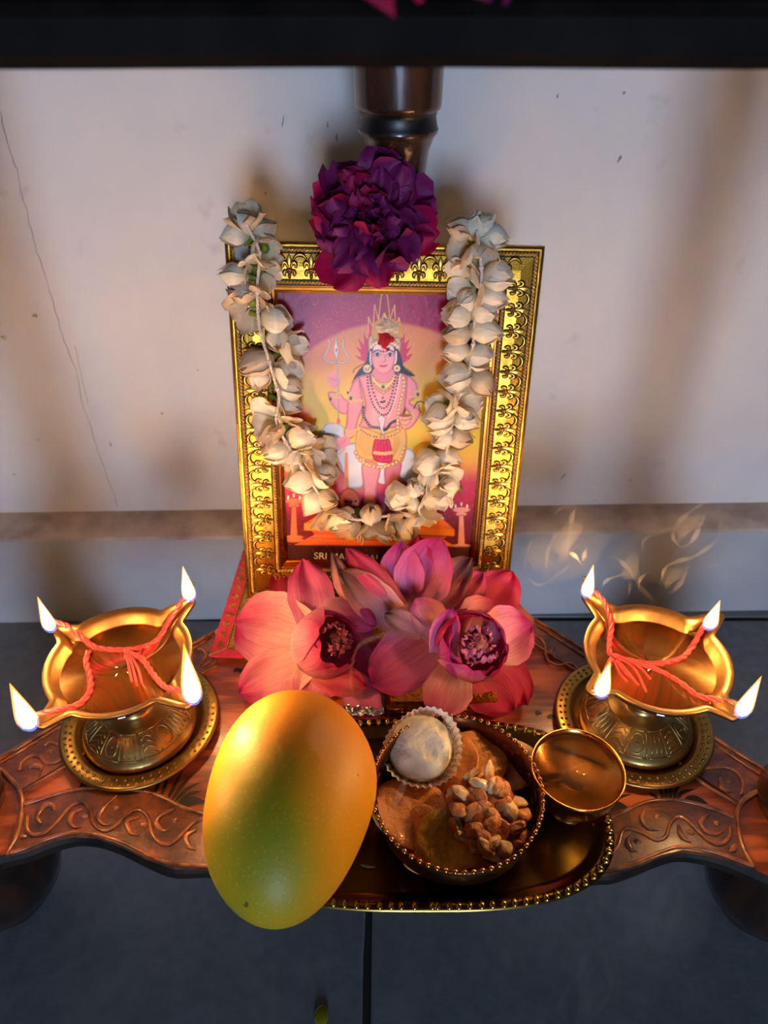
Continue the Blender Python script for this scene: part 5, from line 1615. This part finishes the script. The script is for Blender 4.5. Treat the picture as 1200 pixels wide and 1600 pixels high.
snack(700, 1315, zb + .019, .0165, (.12, -.35, .93), .003, M_GRN, 'yellow-green crisp at the front beside the peanut brittle', 7, .0016)
snack(720, 1240, zb + .005, .026, (0, 0, 1), .004, M_TAN2, 'wide brown biscuit lying at the bottom of the bowl', 8)

# ------------------------------------------------------------------ white sweet in a pleated paper cup
sw = PZ(657, 1166, zb + .0285)
sn = V((-.12, -.30, .94)).normalized()
pofs = V((.0016, -.0012, 0))
se1 = sn.cross(V((0, 1, 0))).normalized(); se2 = sn.cross(se1)
SWR = .0200
swt = empty('sweet_in_cup', sw - sn * .010, 'white domed sweet in a pleated white paper cup, on the bowl\'s left', 'sweet')
t = NT('chalky_sweet')
co = t.coord()
n = t.noise(co, 60, 5)
t.set(Base_Color=t.ramp(n, [(.35, lin((216, 206, 180))), (.65, lin((236, 228, 206)))]), Roughness=.7, Subsurface_Weight=.15, Subsurface_Scale=.004)
t.bump(t.noise(co, 150, 6, .65), 1.0, .0025)
M_SWEET = t.m
def sf(u, v):
    a = 2 * PI * u
    r_ = SWR * .95 * math.sin(v * PI / 2 * 1.0) ** .8
    h = .010 * (math.cos(v * PI / 2) ** .7) + .0006 * math.sin(5 * a + 9 * v) * v + .0005 * math.sin(11 * v * math.cos(a)) * math.cos(9 * v * math.sin(a))
    dent = -.0016 * math.exp(-(((r_ * math.cos(a) + .006) / .004) ** 2 + ((r_ * math.sin(a) - .006) / .003) ** 2))
    return sw + (se1 * math.cos(a) + se2 * math.sin(a)) * r_ + sn * (h + dent - .004)
m = MB().grid(sf, 48, 20, cu=True)
m.grid(lambda u, v: sw + (se1 * math.cos(-2 * PI * u) + se2 * math.sin(-2 * PI * u)) * SWR * (.95 - .25 * v) - sn * (.004 + .008 * v), 48, 4, cu=True)
m.build('sweet', M_SWEET, swt)
t = NT('printed_paper_cup')
tc = t.n('ShaderNodeTexCoord'); sx = t.n('ShaderNodeSeparateXYZ'); t.l(tc.outputs['UV'], sx.inputs[0])
tri = t.math('PINGPONG', t.math('MULTIPLY', sx.outputs['X'], 36), 1.0)
zz = t.math('SUBTRACT', sx.outputs['Y'], t.math('MULTIPLY', tri, .22))
l1 = t.math('LESS_THAN', t.math('ABSOLUTE', t.math('SUBTRACT', zz, .42)), .035)
l2 = t.math('LESS_THAN', t.math('ABSOLUTE', t.math('SUBTRACT', zz, .56)), .035)
gap = t.math('GREATER_THAN', t.math('FRACT', t.math('MULTIPLY', sx.outputs['X'], 36)), .22)
ink = t.math('MULTIPLY', t.math('MAXIMUM', l1, l2), gap)
t.set(Base_Color=t.mix(ink, lin((226, 214, 200)), lin((44, 42, 46))), Roughness=.6)
add_translucent(t, lin((226, 208, 186)), .25)
M_PAPER = t.m
NF = 36
def pf(u, v):
    a = 2 * PI * u
    ple = abs(((u * NF) % 1) - .5) * 2
    r_ = SWR * (.74 + .40 * v) * (1 + .055 * (ple - .5) * (.5 + .5 * v))
    flare = .03 * math.sin(3 * a + 1) * v + .03 * math.sin(2 * a) * v
    return sw + pofs * v + (se1 * math.cos(a) + se2 * math.sin(a)) * r_ * (1 + flare) + sn * (-.013 + .0155 * v + .0012 * v * math.sin(2 * a + .7))
pc_ = MB().grid(pf, NF * 4, 10, cu=True).build('paper_cup', M_PAPER, swt, smooth=False)

# ------------------------------------------------------------------ peanut brittle
M_PNUT = snackmat('roasted_peanut', lin((160, 88, 38)), lin((206, 138, 74)), 160)
M_PNUTP = snackmat('pale_peanut', lin((190, 140, 84)), lin((220, 186, 138)), 160)
t = NT('caramel'); t.set(Base_Color=lin((150, 78, 30)), Roughness=.2, Coat_Weight=.5, Subsurface_Weight=.2, Subsurface_Scale=.004); t.bump(t.noise(t.coord(), 240, 4), .8, .0016)
M_CARA = t.m
br = PZ(762, 1274, zb + .0225)
bn = V((.1, -.34, .94)).normalized()
be1 = V((.80, .55, .12)); be1 = (be1 - bn * be1.dot(bn)).normalized(); be2 = bn.cross(be1)
brt = empty('peanut_brittle', br - bn * .008, 'chunk of peanut brittle lying on the snacks, right front of the bowl', 'sweet')
rr_ = random.Random(5)
def bf(u, v):
    a = 2 * PI * u
    th = PI * v
    sx_ = math.copysign(abs(math.cos(a)) ** .55, math.cos(a)) * math.sin(th) ** .5
    sy_ = math.copysign(abs(math.sin(a)) ** .55, math.sin(a)) * math.sin(th) ** .5
    q = 1 + .10 * math.sin(3 * a + 1) + .06 * math.sin(7 * a)
    return br + be1 * sx_ * .0172 * q + be2 * sy_ * .0195 * q + bn * (math.cos(th) * .0078 + .0014 * math.sin(9 * sx_) * math.sin(8 * sy_))
MB().grid(bf, 40, 16, cu=True).build('caramel_block', M_CARA, brt)
def peanut_mesh(half, seed):
    r = random.Random(seed)
    def fn(p):
        x = p.x / .0052
        p = p * (1 + .10 * math.sin(p.x * 900 + seed) * math.sin(p.y * 1100 + seed * 2) + .06 * math.sin(p.z * 1500 + seed))
        p = V((p.x, p.y * (1 - .12 * x), p.z * (1 - .1 * x)))
        if half and p.z < 0: p.z *= .12
        return p
    return MB().ell((0, 0, 0), .0056, .0039, .0034, 14, 9, fn=fn).mesh('peanut', [M_PNUT if seed % 3 else M_PNUTP])
PN = [peanut_mesh(i % 2 == 0, i) for i in range(6)]
spots = [(-.013, -.013), (-.0135, -.002), (-.012, .012), (-.004, -.016), (-.004, -.006), (-.002, .005), (-.005, .016), (.005, -.012), (.007, -.001), (.004, .013), (.0135, -.012), (.014, .004), (.013, .016), (.0, -.020), (-.009, -.019), (.0175, -.004), (-.0175, .006), (-.0175, -.008), (.002, .0205), (-.009, -.008), (.001, -.001), (.010, -.007), (-.008, .004), (.0, .010), (.009, .009), (-.010, .018), (.009, -.017), (-.008, -.013), (.012, .010)]
for k, (a, b) in enumerate(spots):
    a += rr_.uniform(-.0012, .0012); b += rr_.uniform(-.0012, .0012)
    edge = max(abs(a) / .0165, abs(b) / .0185)
    hz = .0064 - (.0058 * max(0, edge - .85) / .2)
    R3 = Matrix.Rotation(rr_.uniform(0, 6.28), 3, 'Z') @ Matrix.Rotation(rr_.uniform(-.5, .5) + (1.0 if edge > .95 else 0), 3, 'Y') @ Matrix.Rotation(rr_.uniform(-.6, .6), 3, 'X')
    B3 = Matrix((be1, be2, bn)).transposed()
    place('peanut', PN[k % 6], brt, Matrix.Translation(br + be1 * a + be2 * b + bn * hz - ORG[brt.name]) @ (B3 @ R3).to_4x4() @ Matrix.Diagonal((rr_.uniform(.85, 1.35), rr_.uniform(.8, 1.3), rr_.uniform(.55, .95), 1)))

# broken pale nut edges where the slab was snapped
for k, (a, b) in enumerate([(-.018, -.002), (-.0175, .004), (-.016, -.010), (-.007, -.0205), (.003, -.0205), (-.012, -.017), (.006, .0212)]):
    sh_ = MB()
    L_, W_, H_ = rr_.uniform(.0035, .006), rr_.uniform(.0018, .003), rr_.uniform(.003, .0055)
    vs = [V((sx_ * L_ * rr_.uniform(.6, 1.1), sy_ * W_ * rr_.uniform(.6, 1.1), sz_ * H_ * rr_.uniform(.6, 1))) for sx_, sy_, sz_ in ((-1, -1, -1), (1, -1, -1), (1, 1, -1), (-1, 1, -1), (-1, -1, 1), (1, -1, 1), (1, 1, 1), (-1, 1, 1))]
    Rz_ = Matrix.Rotation(math.atan2(b, a) + PI / 2 + rr_.uniform(-.4, .4), 3, 'Z')
    B3 = Matrix((be1, be2, bn)).transposed()
    vs = [br + be1 * a + be2 * b + bn * .001 + B3 @ (Rz_ @ v) for v in vs]
    sh_.add(vs, [(3, 2, 1, 0), (4, 5, 6, 7), (0, 1, 5, 4), (1, 2, 6, 5), (2, 3, 7, 6), (3, 0, 4, 7)]).build('nut_shard', M_PNUTP, brt, smooth=False)

# ------------------------------------------------------------------ small brass cup with amber liquid
M_CUP = brass('cup_brass', lin((208, 150, 80)), lin((180, 120, 58)), .16, 40)
cc = V((.1068, .2275, 0))
cp = empty('brass_cup', (cc.x, cc.y, tsurf), 'small brass cup brimming with amber liquid, right end of the tray', 'cup')
zc_ = tsurf
pr = [(0, zc_ + .0055), (.009, zc_ + .006), (.0165, zc_ + .012), (.0215, zc_ + .021), (.0240, zc_ + .0325), (.0248, zc_ + .0352), (.0254, zc_ + .0356), (.0257, zc_ + .0350), (.0250, zc_ + .031), (.0225, zc_ + .020), (.0175, zc_ + .0105), (.0095, zc_ + .005), (.0075, zc_ + .0038), (.0105, zc_ + .0018), (.0130, zc_ + .0008), (.0132, zc_), (0, zc_)]
MB().lathe(pr, 72, (cc.x, cc.y, 0)).build('cup_body', M_CUP, cp)
zo = zc_ + .0315
MB().lathe([(0, zo), (.0230, zo), (.0240, zo + .0007)], 64, (cc.x, cc.y, 0)).build('liquid', oilmat('amber_liquid', (.92, .62, .32), 1.4, (.36, .15, .04), .5), cp)

# ------------------------------------------------------------------ mango
t = NT('mango_skin')
co = t.coord('Object')
sx = t.n('ShaderNodeSeparateXYZ'); t.l(co, sx.inputs[0])
n = t.noise(co, 22, 4, .55)
# ripe yellow cheeks, green belly towards the tip
f = t.math('ADD', t.math('MULTIPLY', sx.outputs['Y'], -7.5), t.math('MULTIPLY', sx.outputs['X'], -5.0))
f = t.math('ADD', f, t.math('MULTIPLY', t.math('SUBTRACT', n, .5), .9))
dx = t.math('ADD', sx.outputs['X'], .006); dy = t.math('ADD', sx.outputs['Y'], .022)
rad = t.math('ADD', t.math('MULTIPLY', dx, dx), t.math('MULTIPLY', t.math('MULTIPLY', dy, dy), .45))
f = t.math('ADD', f, t.math('SUBTRACT', .52, t.math('MULTIPLY', rad, 560)))
c = t.ramp(f, [(.0, lin((214, 138, 10))), (.3, lin((200, 140, 10))), (.58, lin((166, 146, 18))), (.95, lin((128, 140, 30)))])
vo = t.n('ShaderNodeTexVoronoi'); vo.inputs['Scale'].default_value = 420; t.l(co, vo.inputs['Vector'])
c = t.mix(t.ramp(vo.outputs['Distance'], [(.10, (.45,) * 3), (.24, (0, 0, 0))]), c, lin((206, 186, 90)))
sp2 = t.noise(co, 150, 2)
c = t.mix(t.ramp(sp2, [(.73, (0, 0, 0)), (.77, (.75,) * 3)]), c, lin((76, 50, 14)))
t.set(Base_Color=c, Roughness=.5, Subsurface_Weight=.06, Subsurface_Scale=.004, Specular_IOR_Level=.35)
t.bump(t.noise(co, 500, 3), .25, .0006)
M_MANGO = t.m
mc = V((-.0500, .2045, tsurf + .0425))
def mfn(p):
    y = p.y / .0605
    y = math.copysign(min(1, abs(y)) ** .9, y)
    wq = 1 + .055 * y - .07 * max(0, -y) ** 1.8
    sh = .003 * math.sin(2.2 * y + .4)
    bul = .0025 * math.exp(-((y - .1) / .35) ** 2) if p.x > 0 else 0
    return V((p.x * wq + sh + bul * p.x / .042, y * .0605, p.z * (1 + .03 * y)))
mg = MB().ell(mc, .0425, .0605, .0418, 64, 44, fn=mfn, rot=Matrix.Rotation(math.radians(4), 3, 'Z'))
mg_o = mg.build('mango', M_MANGO, origin=(mc.x, mc.y, mc.z))
tag(mg_o, 'large ripe yellow-green mango at the front of the tray', 'mango')

# yellow-green drop on the floor
dp = PZ(502, 1588, 0.0)
do = MB().ell((dp.x, dp.y, .0012), .0048, .0062, .0014, 20, 10).build('spilled_drop', mat('yellow_green_drop', lin((128, 126, 20)), .15, coat=.4))
tag(do, 'yellow-green drop spilled on the floor tile', 'drop')
# ------------------------------------------------------------------ incense smoke: thin curling filaments of scattering air
def smokemat(name, dens, c=(1, .95, .9)):
    t = NT(name)
    t.t.nodes.remove(t.b)
    v = t.n('ShaderNodeVolumeScatter')
    v.inputs['Color'].default_value = rgba(c)
    v.inputs['Density'].default_value = dens
    v.inputs['Anisotropy'].default_value = .0
    t.l(v.outputs[0], t.out.inputs['Volume'])
    return t.m
M_SM1, M_SM2, M_SM3 = smokemat('smoke_filament', 24.), smokemat('smoke_sheet', 5.), smokemat('smoke_haze', 1.0)
def wisp(root, pts, r, y=None, z=None, m=None, flat=1.):
    rd = random.Random(len(pts) * 7 + int(pts[0][0]))
    P = []
    ph = rd.uniform(0, 6)
    for k, (a, b) in enumerate(pts):
        if y is not None: P.append(PY(a, b, y + .012 * math.sin(ph + k * .9)))
        else: P.append(PZ(a, b, z + .010 * math.sin(ph + k * .9)))
    P = smooth_path(P, 7)
    n = len(P)
    rs = [r * (.25 + .75 * math.sin(PI * (i + .6) / (n + .2))) * (1 + .35 * math.sin(i * .55 + ph)) for i in range(n)]
    MB().tube(P, rs, 10, flat=flat, up=(.2, -.7, .6)).build('wisp', m or M_SM1, root)
def haze(root, px, py, rx, ry, rz, y=None, z=None, m=None):
    c = PY(px, py, y) if y is not None else PZ(px, py, z)
    def fn(p): return V((p.x * (1 + .2 * math.sin(p.z * 160 + px)), p.y, p.z * (1 + .15 * math.sin(p.x * 130 + py))))
    MB().ell(c, rx, ry, rz, 20, 14, fn=fn).build('haze', m or M_SM3, root)
def Z3(l): return [(800 + a / 3, 720 + b / 3) for a, b in l]
s1 = empty('incense_smoke', PY(960, 950, .35), 'curling incense smoke rising behind the right oil lamp', 'smoke', 'incense smoke')
s1['kind'] = 'stuff'
for l, r in (([(690, 635), (700, 560), (720, 500), (780, 470), (850, 450), (930, 400), (970, 350), (975, 270), (960, 230)], .0016),
             ([(795, 410), (758, 370), (762, 320), (800, 270), (860, 220), (920, 180), (950, 120)], .0017), ([(790, 410), (840, 380), (880, 310), (912, 235)], .0017),
             ([(690, 635), (745, 618), (800, 560), (822, 490)], .0016), ([(610, 440), (618, 372), (680, 342), (762, 310)], .0012), ([(672, 662), (600, 590), (540, 500), (470, 440)], .0021),
             ([(160, 530), (165, 440), (190, 370), (212, 338)], .0015), ([(258, 440), (270, 330), (282, 260), (300, 218)], .0018), ([(330, 490), (300, 450), (278, 428), (312, 388)], .0017),
             ([(352, 398), (330, 470)], .0013), ([(60, 540), (130, 582), (220, 530), (282, 478)], .0013), ([(200, 255), (232, 222), (292, 214)], .0012), ([(420, 600), (442, 560), (500, 538), (548, 520)], .0015),
             ([(548, 642), (556, 560)], .0013), ([(600, 40), (590, 110), (560, 152)], .0011), ([(590, 640), (600, 560), (640, 520)], .0012), ([(900, 500), (940, 490), (985, 505)], .0009), ([(70, 440), (90, 380), (60, 470), (64, 520)], .0010)):
    wisp(s1, Z3(l), r * .82, y=.35)
for l, r in (([(720, 600), (760, 540), (800, 500)], .010), ([(780, 380), (830, 310), (880, 250)], .011), ([(240, 470), (255, 380), (270, 280)], .013), ([(100, 520), (130, 430), (170, 380)], .014), ([(600, 560), (560, 500), (520, 470)], .010)):
    wisp(s1, Z3(l), r * .8, y=.355, m=M_SM2, flat=.35)
haze(s1, 885, 850, .028, .016, .028, y=.36); haze(s1, 1040, 860, .032, .016, .032, y=.36)
s2 = empty('incense_smoke', PZ(640, 1250, .20), 'faint smoke wisps drifting over the mango, sweets bowl and lotuses', 'smoke', 'incense smoke')
s2['kind'] = 'stuff'
for l, r, z in (([(655, 1128), (648, 1165), (660, 1200), (650, 1235)], .0014, .235), ([(598, 1300), (622, 1245), (640, 1205)], .0016, .22), ([(660, 945), (610, 985), (560, 1010), (548, 1060), (556, 1100)], .0013, .225)):
    wisp(s2, l, r, z=z)
for l, r, z in (([(500, 1120), (520, 1180), (540, 1230)], .010, .26), ([(700, 935), (640, 960), (600, 1000)], .010, .225), ([(600, 1100), (560, 1090), (530, 1080)], .010, .22)):
    wisp(s2, l, r, z=z, m=M_SM2, flat=.35)
s3 = empty('incense_smoke', PZ(1010, 1450, .08), 'faint smoke haze drifting in front of the floor at lower right', 'smoke', 'incense smoke')
s3['kind'] = 'stuff'
for l, r in (([(1075, 1345), (1040, 1385), (1022, 1430), (1018, 1480)], .0035), ([(1050, 1350), (1062, 1400), (1048, 1450), (1030, 1510)], .003), ([(1010, 1360), (1000, 1400), (1012, 1450), (1004, 1500)], .0025), ([(925, 1480), (905, 1520), (915, 1565), (900, 1600)], .003), ([(945, 1500), (955, 1540), (935, 1580)], .0025), ([(890, 1540), (878, 1570), (885, 1600)], .0025)):
    wisp(s3, l, r, z=.12, m=M_SM2)
haze(s3, 1035, 1430, .030, .02, .03, z=.12)
